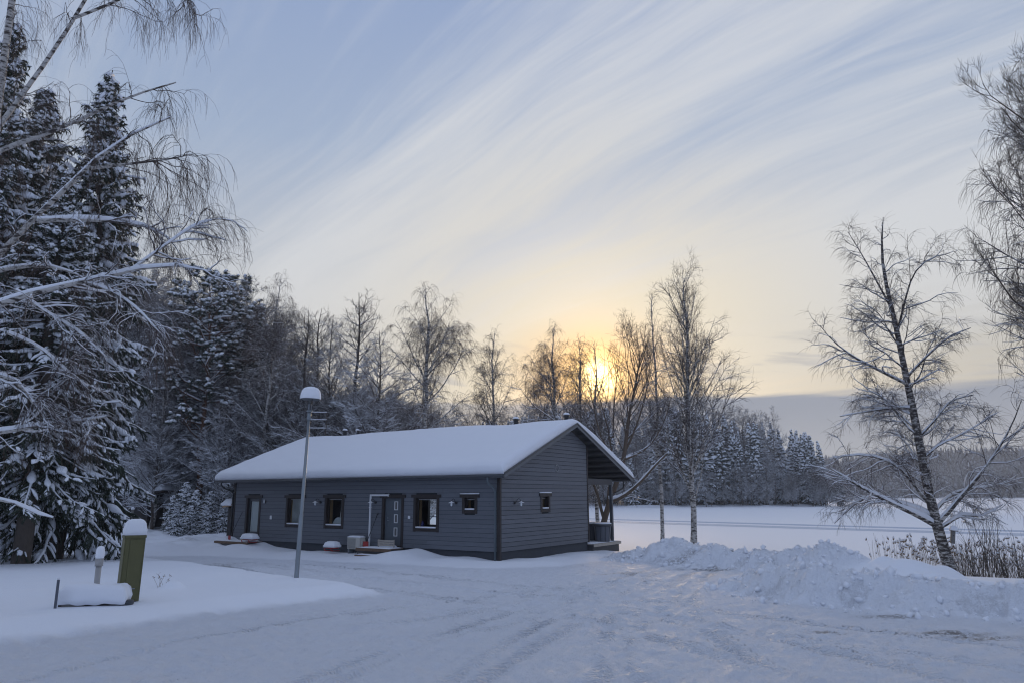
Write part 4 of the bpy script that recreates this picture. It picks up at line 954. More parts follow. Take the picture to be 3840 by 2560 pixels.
deck('brown wooden doorstep below the solid door, right of the heat pump', -.85, -.05, 4.95, 6.95, -.14, -.02)
deck('lower narrow wooden step in front of the solid door half buried in snow', -1.25, -.95, 5.5, 6.6, -.34, -.27)
cr = thing('pallet', 'pale weathered wooden slatted stand leaning on the solid door', 'pallet', hw(-.35, 5.2, .02), HANG)
for k in range(3): mb = MB(); mb.box(-.03 - k * .004, -.01 - k * .004, 0, .95, .04 + k * .09, .11 + k * .09); mb.build('slat', PALEWOOD, cr)
for y_ in (.02, .90): mb = MB(); mb.box(-.009, .03, y_, y_ + .04, 0, .31); mb.build('leg', PALEWOOD, cr)
mb = MB(); snowcap(mb, .0, .22, .05, .9, .0, .10); mb.build('snow', SNOW, cr, True)
def redpot(label, u, s, z, w):
    t_ = thing('sledge', label, 'sledge', hw(u, s, z), HANG)
    mb = MB(); mb.box(-.18, .18, -w, w, .10, .17); mb.build('seat', RED, t_, True, .03)
    for y_ in (-w * .7, w * .7): mb = MB(); mb.tube([(-.28, y_, .12), (-.24, y_, .02), (.2, y_, .0), (.24, y_, .03)], .02, 6); mb.build('runner', RED, t_, True)
    mb = MB(); snowcap(mb, -.24, .22, -w * 1.15, w * 1.15, .16, .26, r=.2, n=11); mb.build('snow', SNOW, t_, True)
redpot('red sledge under a pillow of snow right of the glazed door', -.75, 14.35, -.03, .40)
redpot('red sledge under a round snow cap left of the heat pump', -.75, 8.55, -.22, .30)
# porch deck and tubs
dk = thing('porch_deck', 'low wooden porch floor dusted with snow at the lake end of the lodge', 'deck', hw(7.52, -.25, -.22), HANG)
for k in range(20): mb = MB(); mb.box(k * .15 + .003, k * .15 + .142, 0, 16.9, .07, .11); mb.build('plank', PALEWOOD, dk)
mb = MB(); mb.box(0, 3.0, -.035, -.003, -.02, .11); mb.build('edge_board', PALEWOOD, dk)
mb = MB(); mb.box(.05, 2.9, .05, 16.8, -.5, .065); mb.build('base', RAFTER, dk)
mb = MB(); snowcap(mb, .0, 3.0, .0, 16.8, .112, .03, r=.08, n=24); mb.build('snow', SNOW, dk, True)
def tub(label, u, s, R, H):
    t_ = thing('tub', label, 'tub', hw(u, s, -.10), HANG)
    mb = MB(); mb.lathe([(.0, .0), (R * .78, .0), (R * .82, .04), (R * .97, H * .85), (R, H * .93), (R, H)], n=28); mb.build('body', TUBM, t_, True)
    for k in range(10):
        q = k / 10 * 2 * math.pi + .2; mb = MB(); mb.tube([(R * .80 * math.cos(q), R * .80 * math.sin(q), .03), (R * .99 * math.cos(q), R * .99 * math.sin(q), H * .9)], .02, 6); mb.build('rib', TUBD, t_, True)
    mb = MB(); mb.lathe([(R * 1.05, H * .86), (R * 1.10, H * .88), (R * 1.08, H), (R * .9, H + .04), (.0, H + .06)], n=28); mb.build('cover', TUBD, t_, True)
    mb = MB(); mb.lathe([(R * 1.06, H * .99), (R * 1.04, H + .03), (R * .85, H + .07), (.0, H + .085)], n=28); mb.build('snow', SNOW, t_, True)
tub('grey round tub with snowy cover on the porch, nearest the gable wall', 9.40, .20, .44, .86)
tub('grey tub tucked behind the front one beside the porch post', 9.95, 1.05, .44, .84)
# log store against the far end of the lodge
ws = thing('wood_store', 'narrow dark lean-to with a snow heaped little roof at the lodge left end', 'wood store', hw(.15, LH + .12, -.3), HANG)
for k in range(6): mb = MB(); mb.box(k * .27, k * .27 + .25, .50, .54, 0, 1.95); mb.build('slat', DARKWOOD, ws)
for k in range(5): mb = MB(); mb.box(-.03, .0, .02 + k * .105, .11 + k * .105, 0, 1.9); mb.build('slat', DARKWOOD, ws)
mb = MB(); mb.prism([(-.05, 1.93), (.62, 1.93), (.62, 2.0), (-.05, 2.12)] if False else [(.0, 2.02), (.75, 1.90), (.75, 1.97), (.0, 2.09)], 0, -.25, 1.8); mb.build('roof', PINEWOOD, ws)
mb = MB(); snowcap(mb, -.28, 1.85, .0, .88, 2.0, .36, r=.3, n=12); mb.build('snow', SNOW, ws, True)

# ------------------------------------------------------------------ street lamp
LX, LY = -5.48, 18.97; lz = gz(LX, LY) - .05
lp = thing('street_lamp', 'grey steel lamp post with a tall dome of snow on its round top', 'street lamp', (LX, LY, lz)); lp.rotation_euler = (0, RAD(1.3), 0)
mb = MB(); mb.tube([(0, 0, -.4), (0, 0, .0), (0, 0, 1.6), (0, 0, 1.62), (0, 0, 4.05)], [.062, .06, .054, .047, .034], 14); mb.build('pole', GALV, lp, True)
mb = MB(); mb.tube([(0, 0, 4.03), (0, 0, 4.25)], [.05, .05], 14); mb.build('neck', GALV, lp, True)
mb = MB(); mb.lathe([(.05, 4.25), (.085, 4.26), (.085, 4.285), (.05, 4.30)], n=16); mb.build('collar', GALV, lp, True)
mb = MB(); mb.lathe([(.035, 4.285), (.06, 4.31), (.05, 4.43), (.045, 4.5), (.0, 4.51)], n=16); mb.build('lamp_glass', simple('clear_lamp_glass', (.16, .17, .18), .15, .1), lp, True)
for k in range(4):
    q = k * math.pi / 2 + .5; mb = MB(); mb.tube([(.05 * math.cos(q), .05 * math.sin(q), 4.27), (.075 * math.cos(q), .075 * math.sin(q), 4.42), (.24 * math.cos(q), .24 * math.sin(q), 4.575)], .009, 6); mb.build('spoke', BLACK, lp, True)
mb = MB(); mb.lathe([(.0, 4.60), (.2, 4.60), (.262, 4.575), (.268, 4.585), (.2, 4.615), (.0, 4.625)], n=28); mb.build('dish', GUTTER, lp, True)
mb = MB(); mb.lathe([(.2, 4.617), (.268, 4.59), (.272, 4.62), (.262, 4.72), (.235, 4.82), (.18, 4.885), (.10, 4.915), (.0, 4.925)], n=28); mb.build('snow_cap', SNOW, lp, True)

# ------------------------------------------------------------------ green cabinet, vent pipe, low box
cx0, cy0 = -7.27, 14.2; z_ = gz(cx0, cy0)
cb = thing('utility_cabinet', 'olive green metal utility cabinet wearing a tall block of snow', 'utility cabinet', (cx0, cy0, z_ - .02), RAD(40)); cb.rotation_euler = (0, RAD(.8), RAD(40))
Wc, Dc, Hc = .18, .11, 1.17
mb = MB(); mb.box(-Wc, Wc, -Dc, Dc, .02, Hc); mb.build('body', GREEN, cb, False, .006)
mb = MB(); mb.box(-Wc - .012, Wc + .012, -Dc - .016, Dc + .012, Hc + .001, Hc + .055); mb.build('lid', GREEN, cb, False, .008)
mb = MB(); mb.box(-Wc + .02, -Wc + .085, -Dc - .008, -Dc - .001, .06, Hc - .03); mb.build('side_panel', GREEN, cb)
mb = MB(); mb.box(-Wc + .093, Wc - .028, -Dc - .010, -Dc - .001, .24, Hc - .03); mb.build('door', GREEN, cb, False, .002)
mb = MB(); mb.box(-Wc + .093, Wc - .028, -Dc - .008, -Dc - .001, .06, .23); mb.build('lower_panel', GREEN, cb, False, .002)
mb = MB(); mb.box(Wc - .024, Wc - .004, -Dc - .012, -Dc - .001, .12, Hc - .02); mb.build('hinge_strip', GREEN, cb)
mb = MB(); mb.box(-.02, .08, -Dc - .022, -Dc - .0105, .245, .26); mb.build('handle', GALV, cb)
mb = MB(); mb.tube([(.1, -Dc + .02, -.12), (.1, -Dc + .02, .02)], .035, 10); mb.tube([(-.1, Dc - .03, -.2), (-.1, Dc - .03, .02)], .04, 10); mb.build('foot', GREYSTEEL, cb)
mb = MB(); snowcap(mb, -Wc - .012, Wc + .012, -Dc - .016, Dc + .012, Hc + .056, .30, r=.13, n=15, bulge=.03); mb.build('snow_cap', SNOW, cb, True)
pp_ = atY(367, 2150, 16.4); z_ = gz(pp_[0], 16.4)
vp = thing('vent_pipe', 'pale upright vent pipe with collar and a lump of snow left of the green cabinet', 'vent pipe', (pp_[0], 16.4, z_ - .1))
mb = MB(); mb.tube([(0, 0, 0), (0, 0, .62)], .058, 18); mb.build('pipe', simple('pale_pipe', (.36, .35, .34), .45, .25, 5, stretch=(1, 1, .3)), vp, True)
mb = MB(); mb.tube([(0, 0, .60), (0, 0, .76)], .082, 18); mb.build('collar', simple('pale_pipe_collar', (.34, .33, .32), .45, .2, 5), vp, True)
mb = MB(); mb.lathe([(.03, .761), (.082, .762), (.088, .80), (.09, .88), (.08, .96), (.055, 1.01), (.0, 1.03)], n=16); mb.build('snow_cap', SNOW, vp, True)
bx0, by0 = -8.16, 13.75; z_ = gz(bx0, by0) - .03
lb = thing('low_box', 'low dark box buried under a thick cushion of snow in front of the green cabinet', 'box', (bx0, by0, z_), RAD(14))
mb = MB(); mb.box(-.05, 1.03, -.22, .22, -.1, .09); mb.build('box', DARKWOOD, lb, False, .01)
mb = MB(); mb.box(.02, .38, -.26, -.225, .02, .09); mb.build('ledge', GREYWOOD, lb, False, .006)
mb = MB(); snowcap(mb, -.08, 1.08, -.30, .32, .06, .33, r=.15, n=27, seed=5, bulge=.04); mb.V = [(x + .012 * math.sin(z * 37 + y * 21), y + .03 * float(vnoise(x * 5, z * 6, seed=2)), z + (.035 * float(vnoise(x * 3, y * 4, seed=6)) if z > .1 else .025 * float(vnoise(x * 7, y * 3, seed=7)))) for x, y, z in mb.V]; mb.build('snow', SNOW, lb, True)
mb = MB(); mb.lathe([(.0, -.05), (.12, -.03), (.14, .06), (.13, .10), (.0, .11)], (1.04, -.14), 16); mb.build('end_drum', TUBD, lb, True)
st = thing('metal_stake', 'narrow dark angle iron stake at the left end of the snowy low box', 'stake', (-8.06, 13.3, gz(-8.06, 13.3) - .08), RAD(20))
mb = MB(); mb.box(-.022, .022, -.006, .006, 0, .56); mb.box(-.022, -.012, .0061, .04, 0, .56); mb.build('blade', GREYSTEEL, st)
mb = MB(); mb.box(-.024, .024, -.01, .01, .561, .60); mb.build('snow', SNOW, st, True, .008)

# ------------------------------------------------------------------ sheds and posts on the left
s0 = atY(455, 1900, 52); s1 = atY(556, 1900, 50); zb = gz(s1[0], 50) - .1
sd_ = thing('shed', 'small dark wooden shed with overhanging snowy roof behind the spruces', 'shed', (s1[0], 50, zb), RAD(-4))
ztop = 2.35 - zb
for k in range(12): mb = MB(); mb.box(-2.3, -.14, -.04 - .004 * (k % 2), 0, k * ztop / 12, (k + 1) * ztop / 12 - .02); mb.build('board', DARKWOOD, sd_)
mb = MB(); mb.box(-2.3, -.15, .001, 2.2, 0, ztop); mb.build('body', DARKWOOD, sd_)
mb = MB(); mb.box(-.13, .05, -.08, .1, 0, ztop + .02); mb.build('post', DARKWOOD, sd_)
mb = MB(); mb.prism([(-3.2, ztop - .35), (1.1, ztop + .12), (1.1, ztop + .24), (-3.2, ztop - .23)] if True else [], 1, -.5, 2.6); mb.build('roof', TRIM, sd_)
mb = MB(); snowcap(mb, -3.2, 1.15, -.55, 2.65, ztop - .0, .46, r=.5, n=16); V_ = [(x, y, z + .11 * (x - 1.1) + .24) for x, y, z in mb.V]; mb.V = V_; mb.build('snow', SNOW, sd_, True)
p_ = atY(493, 1955, 44); po = thing('wooden_post', 'short grey post with a round snow cap in front of the dark shed', 'post', (p_[0], 44, gz(p_[0], 44) - .2))
mb = MB(); mb.tube([(0, 0, 0), (0, 0, 1.75)], .07, 10); mb.build('post', GREYWOOD, po, True); mb = MB(); mb.lathe([(.0, 1.74), (.09, 1.75), (.1, 1.82), (.06, 1.89), (0, 1.91)], n=12); mb.build('snow_cap', SNOW, po, True)
# ladder frame behind the ridge
ld = atY(1180, 1640, 44); la = thing('ladder', 'slim rack of level snow covered rungs behind the roof left end', 'ladder', (ld[0], 44, LAKE_Z + .8), RAD(4))
for k, zz in enumerate((6.77, 7.28, 7.74)): mb = MB(); mb.tube([(-.42, 0, zz), (.66, 0, zz)], .018, 6); r_ = mb.build('rung', GREYWOOD, la, True); mb = MB(); mb.tube([(-.42, 0, zz + .03), (.66, 0, zz + .03)], .024, 6); mb.build('rung_snow', SNOW, r_, True)
for x_ in (-.38, .64): mb = MB(); mb.tube([(x_, .05, 0), (x_, .05, 7.8)], .03, 8); mb.build('rail', BARK, la, True)
# ------------------------------------------------------------------ trees
def pxline(pts, Y, origin=None):
    o_ = []
    for q in pts:
        yy = q[2] if len(q) > 2 else Y; p = atY(q[0], q[1], yy)
        if origin is not None: p = p - origin
        o_.append(p)
    return np.array(o_)
def resample(P, k):
    s = np.concatenate([[0], np.cumsum(np.linalg.norm(np.diff(P, axis=0), axis=1))]); t_ = np.linspace(0, s[-1], k)
    # smooth with catmull-rom like cubic through linear resample + small blur
    Q = np.stack([np.interp(t_, s, P[:, i]) for i in range(3)], 1)
    Q[1:-1] = .25 * Q[:-2] + .5 * Q[1:-1] + .25 * Q[2:]
    return Q
# --- hero birch on the right, trunk and main limbs follow the real ones
HY = 27.0; hb = atY(3578, 2170, HY); hbz = gz(hb[0], HY); org = np.array([hb[0], HY, hbz])
tr = pxline([(3578, 2185), (3560, 2120), (3535, 2040), (3510, 1965), (3490, 1880), (3470, 1780), (3450, 1670), (3425, 1540), (3395, 1400), (3370, 1270), (3345, 1160), (3318, 1050), (3300, 950), (3312, 815)], HY, org); tr[0] = (0, 0, -.3)
tr = resample(tr, 16)
def limb(pts, r0, r1, Y=HY, o_=None, k=9):
    P = resample(pxline(pts, Y, org if o_ is None else o_), k); return (P, np.linspace(r0, r1, k))
ex = [limb([(3505, 1968, 27), (3440, 1930, 26.8), (3370, 1900, 26.5), (3300, 1865, 26.2), (3200, 1810, 26), (3115, 1755, 26)], .085, .02),
      limb([(3500, 1940, 27), (3430, 1900, 27.3), (3350, 1880, 27.6), (3260, 1850, 28), (3200, 1890, 28), (3130, 1960, 28)], .07, .015),
      limb([(3495, 1900, 27), (3440, 1840, 27), (3390, 1760, 27.4), (3320, 1715, 27.8), (3200, 1700, 28), (3110, 1720, 28.2)], .06, .012),
      limb([(3512, 1970, 27), (3560, 1920, 26.8), (3610, 1850, 26.6), (3680, 1780, 26.4), (3740, 1690, 26.2), (3800, 1590, 26), (3830, 1500, 26)], .085, .012),
      limb([(3515, 1985, 27), (3570, 1955, 27), (3610, 1920, 27.2), (3650, 1940, 27.3), (3700, 1930, 27.5), (3760, 1890, 27.6)], .05, .012),
      limb([(3500, 1930, 27), (3540, 1870, 27.3), (3600, 1835, 27.6), (3690, 1825, 28), (3780, 1810, 28.2)], .05, .012),
      limb([(3420, 1530, 27), (3330, 1530, 27), (3240, 1545, 27), (3150, 1560, 27)], .045, .012),
      limb([(3445, 1640, 27), (3520, 1560, 27), (3560, 1500, 27), (3650, 1480, 27)], .045, .012),
      limb([(3400, 1440, 27), (3300, 1390, 27), (3200, 1340, 27), (3110, 1270, 27), (3075, 1220, 27)], .05, .012),
      limb([(3395, 1420, 27), (3480, 1330, 27), (3560, 1260, 27), (3640, 1230, 27)], .05, .012),
      limb([(3365, 1250, 27), (3400, 1100, 27), (3430, 1010, 27), (3500, 960, 27), (3560, 950, 27)], .05, .010),
      limb([(3350, 1170, 27), (3290, 1060, 27), (3230, 950, 27), (3180, 870, 27)], .045, .010)]
tp = bare_tree('hero_birch', 11, H=13.2, r0=.19, n1=40, zlo=.17, spread=.215, ang=55, up=.25, n2=7, n3=5, n4=4, droop=-1.0, snow=.020, barkm=BIRCH_OLD, path=tr, prof='birch', tw=.0055, extra=ex, twl=.42, wob=.17, sR=1.1, t3=.25)
put('birch_tree', tp, tuple(org), 'wide solitary birch with leaning trunk at the right, a nest box on it', 'birch tree')
nb = atY(3563, 2005, 26.85); nbx = thing('nest_box', 'small dark wooden nest box with snow on its roof hanging on the birch trunk', 'nest box', (nb[0], 26.78, nb[2] - .28), RAD(-20)); nbx.rotation_euler = (0, RAD(8), RAD(-20))
mb = MB(); mb.box(-.055, .075, -.08, .08, 0, .44); mb.build('box', GREYWOOD, nbx, False, .005)
mb = MB(); mb.box(-.09, .15, -.12, .12, .441, .462); mb.build('roof', GREYWOOD, nbx)
mb = MB(); mb.tube([(.02, -.086, .28), (.02, -.080, .28)], .02, 10); mb.build('entrance', BLACK, nbx)
mb = MB(); snowcap(mb, -.09, .15, -.12, .12, .463, .17, r=.12, n=11); mb.build('snow', SNOW, nbx, True)

# --- generated kinds
birchA = bare_tree('birch_a', 21, H=15, r0=.15, n1=60, zlo=.14, spread=.25, ang=36, up=.5, n2=8, n3=6, n4=3, droop=-1.1, snow=.008, tw=.006, twl=.35, wob=.06)
birchB = bare_tree('birch_b', 22, H=15, r0=.16, n1=44, zlo=.20, spread=.29, ang=44, up=.25, n2=8, n3=6, n4=4, droop=-1.9, snow=.009, tw=.0055, twl=.5, wob=.08)
birchC = bare_tree('birch_c', 23, H=15, r0=.15, n1=64, zlo=.12, spread=.38, ang=30, up=.5, n2=8, n3=5, n4=3, droop=.1, snow=.009, tw=.006, prof='down', twl=.35, wob=.05)
birchD = bare_tree('birch_d', 28, H=15, r0=.11, n1=40, zlo=.18, spread=.19, ang=34, up=.4, n2=6, n3=4, n4=3, droop=-.4, snow=.008, tw=.0055, twl=.3, wob=.05)
alderA = bare_tree('alder_a', 24, H=14, r0=.15, n1=96, zlo=.10, spread=.30, ang=62, up=.35, n2=9, n3=6, n4=2, droop=.35, snow=.017, barkm=BARK, twigm=BARK, prof='cone', tw=.0075, twl=.22)
alderB = bare_tree('alder_b', 25, H=14, r0=.14, n1=80, zlo=.08, spread=.33, ang=60, up=.4, n2=8, n3=6, n4=2, droop=.4, snow=.032, t3=.8, barkm=BARK, twigm=FROST, prof='birch', tw=.009, twl=.25)
bushy = bare_tree('bushy', 26, H=10, r0=.10, n1=56, zlo=.05, spread=.42, ang=50, up=.35, n2=8, n3=6, n4=2, droop=-.2, snow=.046, t3=.8, barkm=BARK, twigm=FROST, prof='round', tw=.010, twl=.25)
pineA = pine('pine_a', 27, 16)
heroS = conifer('spruce_hero_a', 31, H=19, Rb=4.0, z0=3.7, spacing=.28, per=6, fr=20, tw=10, twl=.15, twr=.019, snow=.048, r0=.30, droop=1.25, frs=.26, fsn=.55, frcap=.62, blob=True)
heroS2 = conifer('spruce_hero_b', 32, H=17, Rb=3.6, z0=1.7, spacing=.27, per=6, fr=20, tw=10, twl=.15, twr=.018, snow=.048, r0=.24, droop=1.35, frs=.26, fsn=.55, frcap=.6, blob=True)
midS = conifer('spruce_mid', 33, H=14, Rb=2.5, z0=.2, spacing=.36, per=5, fr=8, tw=3, twl=.24, twr=.038, snow=.07, r0=.16, fsn=.6, frcap=.6, blob=True)
smallS = conifer('spruce_small', 34, H=5, Rb=1.5, z0=.1, spacing=.20, per=6, fr=7, tw=4, twl=.12, twr=.02, snow=.05, r0=.07, fsn=.7, frcap=.4, blob=True, sparse=.25)
farA = conifer('spruce_far_a', 35, H=20, Rb=3.1, z0=1.2, spacing=.85, per=6, fr=3, tw=0, twr=.17, snow=.13, r0=.2, nsteps=4)
farB = conifer('spruce_far_b', 36, H=20, Rb=2.6, z0=2.5, spacing=.85, per=6, fr=3, tw=0, twr=.18, snow=.11, r0=.2, nsteps=4)
farC = conifer('spruce_far_c', 37, H=18, Rb=3.4, z0=1.0, spacing=.80, per=6, fr=3, tw=0, twr=.17, snow=.17, r0=.2, nsteps=4, sparse=.2)
farD = bare_tree('leafless_far', 38, H=11, r0=.12, n1=30, zlo=.12, spread=.36, ang=52, up=.3, n2=7, n3=5, n4=0, droop=0, snow=.022, barkm=BARK, twigm=FROST, prof='round', tw=.022, l3=.5)

# --- left spruces
GS = 'tall snow laden spruces at the left'
put_top('spruce_tree', heroS, 19, 30, 95, 24.5, 'huge snow laden spruce at the left edge, its spire crossed by the birch limbs', 'spruce tree', .9, .4, GS, .1)
put_top('spruce_tree', heroS, 19, 275, 640, 25, 'spruce at the far left whose stout bare trunk foot stands in the thin snow', 'spruce tree', 1.25, 3.4, GS, .1)
put_top('spruce_tree', heroS2, 17, 433, 268, 27.5, 'tall snow laden spruce whose tip stands alone against the sky, left of the lodge', 'spruce tree', .90, 1.0, GS, .3)
put_top('spruce_tree', heroS2, 17, 175, 330, 31, 'tall spruce squeezed between the two big left spruces', 'spruce tree', 1.1, 3.0, GS, .3)
put_top('spruce_tree', heroS, 19, -260, 60, 27, 'spruce at the far left edge only half in view', 'spruce tree', 1.0, 2.2, GS, .3)
# --- overhanging birch at the left, trunk just outside the frame
BY = 12.0
def lb2(pts, r0, r1, Y=BY, k=9): return limb(pts, r0, r1, Y, np.zeros(3), k)
tX = atY(-330, 2000, BY)[0]; tZ = gz(tX, BY)
tpath = np.array([(tX, BY, tZ - .3), (tX - .05, BY, 2.0), (tX - .1, BY, 4.5), (tX - .2, BY, 6.5), (tX - .3, BY, 8.5), (tX - .4, BY, 10.5), (tX - .5, BY, 12.5)])
LM = [lb2([(-300, 1000, 12), (-150, 700, 12), (0, 446, 12), (115, 332, 12), (191, 210, 12), (274, 70, 12), (332, 0, 12), (400, -160, 12)], .060, .025),
      lb2([(270, 72, 12), (357, 38, 12.1), (440, 6, 12.2), (560, -60, 12.3), (700, -40, 12.4), (730, 60, 12.5)], .032, .012),
      lb2([(-300, 700, 11.5), (0, 561, 11.5), (128, 510, 11.5), (268, 485, 11.5), (319, 440, 11.5), (395, 395, 11.5), (459, 364, 11.5), (560, 340, 11.5), (660, 310, 11.5)], .060, .012),
      lb2([(-320, 1350, 11), (-150, 1130, 11), (0, 950, 11), (96, 829, 11), (185, 778, 11), (274, 701, 11), (319, 638, 11), (363, 568, 11), (446, 529, 11), (529, 478, 11), (640, 440, 11)], .070, .010),
      lb2([(140, 829, 11), (281, 823, 11.1), (408, 829, 11.2), (561, 848, 11.3), (640, 900, 11.3)], .040, .010),
      lb2([(340, 631, 11), (430, 622, 11.2), (510, 612, 11.3), (580, 604, 11.3), (650, 596, 11.3), (722, 578, 11.3)], .030, .008),
      lb2([(-300, 1240, 10.5), (0, 1145, 10.5), (46, 1122, 10.5), (153, 1084, 10.5), (306, 1061, 10.5), (428, 1038, 10.5), (536, 999, 10.5), (620, 985, 10.5), (700, 984, 10.5), (788, 1018, 10.5)], .062, .006),
      lb2([(500, 1010, 10.5), (580, 950, 10.6), (650, 900, 10.7), (720, 850, 10.8), (800, 825, 10.8)], .022, .007),
      lb2([(-300, 1100, 11.5), (0, 1015, 11.5), (77, 992, 11.5), (207, 999, 11.5), (275, 1018, 11.5), (340, 1060, 11.5)], .050, .012),
      lb2([(-250, 1430, 10.8), (0, 1405, 10.8), (77, 1420, 10.8), (110, 1500, 10.8), (170, 1570, 10.8)], .055, .010),
      lb2([(-300, 1660, 11.2), (0, 1619, 11.2), (77, 1612, 11.2), (191, 1581, 11.2), (344, 1581, 11.2), (400, 1560, 11.2)], .050, .010),
      lb2([(-200, 1850, 11), (0, 1872, 11), (77, 1887, 11), (145, 1933, 11), (200, 1940, 11)], .030, .008),
      lb2([(-120, 900, 13), (-20, 500, 13), (25, 150, 13), (60, -100, 13)], .085, .06),
      lb2([(30, 1250, 10.9), (150, 1300, 11), (260, 1400, 11), (330, 1450, 11)], .022, .007),
      lb2([(60, 1090, 10.6), (180, 1180, 10.7), (280, 1230, 10.8), (400, 1340, 10.8)], .022, .007),
      lb2([(320, 1058, 10.5), (420, 1090, 10.5), (520, 1160, 10.4), (600, 1250, 10.4)], .016, .006)]
rngb = np.random.default_rng(77)
P1_ = np.stack([l_[0] for l_ in LM]); R1 = np.stack([l_[1] for l_ in LM])
T0 = resample(tpath, 12)[None]; RT = np.linspace(.22, .10, 12)[None]
up_ = np.array([1.0 if m[0][0][2] > 5.5 else .8 for m in LM])
pos, D, L, R, tt, ix = spawn(rngb, P1_, R1, 13 + 0 * up_, .22, 1.0, 42, 14, .24, .5, .35, minr=.006)
L = (.25 + .75 * rngb.random(len(L)) + .25 * (tt < .7)) * (1 - .35 * tt)
okl = ix != 11; pos, D, L, R = pos[okl], D[okl], L[okl], R[okl]
P2_, R2 = grow(rngb, pos, D, L, np.clip(R, .004, .009), 7, .20, -.35, .35)
pos, D, L, R, tt, ix2 = spawn(rngb, P2_, R2, 7, .15, 1.0, 40, 14, .5, .6, .3, minr=.003)
hi_ = pos[:, 2] > 6.5
L = np.where(hi_, .3 + .6 * rngb.random(len(L)), .25 + .4 * rngb.random(len(L)))
P3_, R3 = grow(rngb, pos, D, L, np.full(len(L), .0034), 6, .12, np.where(hi_, -2.4, -1.3), .55)
pos, D, L, R, tt, ix3 = spawn(rngb, P3_, R3, 4.5, .1, 1.0, 32, 12, .5, .7, .2, minr=.002)
hi_ = pos[:, 2] > 6.5; L = np.where(hi_, .22 + .45 * rngb.random(len(L)), .12 + .25 * rngb.random(len(L)))
P4_, R4 = grow(rngb, pos, D, L, np.full(len(L), .0024), 4, .12, np.where(hi_, -2.0, -1.0), .6)
lob = thing('birch_tree', 'old birch reaching in from the left edge with pale snowy limbs and hanging twigs', 'birch tree', (tX, BY, tZ))
sh = -np.array([tX, BY, tZ])
def shf(v, f): return v + sh, f
V, F = join([shf(*tubes(T0, RT, 12)), shf(*tubes(P1_, R1, 10))]); nlink('trunk', fast_mesh('left_birch_trunk', V, F, [BIRCH]), lob)
V, F = join([shf(*tubes(P2_, R2, 5)), shf(*tubes(P3_, R3, 3)), shf(*tubes(P4_, R4, 3))]); nlink('crown', fast_mesh('left_birch_crown', V, F, [TWIG]), lob)
lowf = (P1_[:, :, 2].mean(1) < 7.6)
V, F = join([shf(*snow_tubes(P1_, R1 * .9, .020, 5, .18, 7, .5, .45, keep=lowf)), shf(*snow_tubes(P2_, R2, .010, 6, .3, 4, .6, .6, keep=P2_[:, 0, 2] < 6.8)), shf(*snow_tubes(P3_, R3, .0035, 7, .4, 3, .6, .6, keep=P3_[:, 0, 2] < 5.6))])
nlink('snow', fast_mesh('left_birch_snow', V, F, [SNOW_TREE]), lob)

# --- trees behind the lodge, from left to right
GB = 'leafless trees behind the lodge'
put_top('pine_tree', pineA, 16, 800, 1058, 52, 'pine with clumps of snow on its boughs, taller of two left of the lodge', 'pine tree', 1.25, 0, 'pines left of the lodge')
put_top('pine_tree', pineA, 16, 862, 1085, 58, 'pine standing just right of the snow clumped pine', 'pine tree', 1.1, 2.1, 'pines left of the lodge')
put_top('leafless_tree', birchA, 15, 655, 1075, 50, 'slim leafless tree between the tall spruces and the pines', 'birch tree', .8, .3, GB)
put_top('leafless_tree', birchA, 15, 712, 1120, 54, 'slim leafless tree just left of the snow clumped pine', 'birch tree', .8, 1.3, GB)
put_top('birch_tree', birchB, 15, 1047, 1040, 50, 'tall drooping birch with narrow crown above the left end of the roof', 'birch tree', .8, .5, GB)
put_top('alder_tree', alderA, 14, 1160, 1165, 50, 'dark alder just left of the ladder behind the roof', 'alder tree', 1.0, .2, GB)
put_top('alder_tree', alderA, 14, 1200, 1155, 54, 'dark alder right behind the lamp post top', 'alder tree', .95, 2.0, GB)
put_top('alder_tree', alderB, 14, 1255, 1178, 51, 'shorter dark alder between the lamp post and the tallest alder', 'alder tree', .75, 2.6, GB)
put_top('alder_tree', alderA, 14, 1350, 1095, 50, 'tallest conical alder above the roof, with open level branches', 'alder tree', 1.05, 4.0, GB)
put_top('alder_tree', alderB, 14, 1425, 1240, 47, 'bushy alder right of the tallest alder, over the roof', 'alder tree', .9, 5.1, GB)
put_top('birch_tree', birchB, 15, 1585, 1075, 47, 'broad weeping birch standing alone over the middle of the roof', 'birch tree', 1.15, 1.9, GB)
put_top('birch_tree', birchA, 15, 1845, 1240, 50, 'small slender birch above the ridge, left of the sunlit trees', 'birch tree', .95, 3.3, GB)
put_top('birch_tree', birchB, 15, 2085, 1225, 48, 'birch just left of the sun with sweeping low branches', 'birch tree', 1.05, 4.4, GB)
put_top('birch_tree', birchA, 15, 2150, 1260, 52, 'birch standing against the glow immediately left of the sun', 'birch tree', .95, 5.0, GB)
put_top('birch_tree', birchD, 15, 2225, 1285, 51, 'slender birch directly in front of the sun', 'birch tree', 1.3, 5.4, GB)
put_top('birch_tree', birchC, 15, 2545, 1045, 46, 'tallest birch right of the porch with a broad fan of branches', 'birch tree', 1.0, .9, GB)
put_top('birch_tree', birchD, 15, 2440, 1105, 46.5, 'thin white stemmed birch close beside the fan shaped birch', 'birch tree', .9, 2.7, GB)
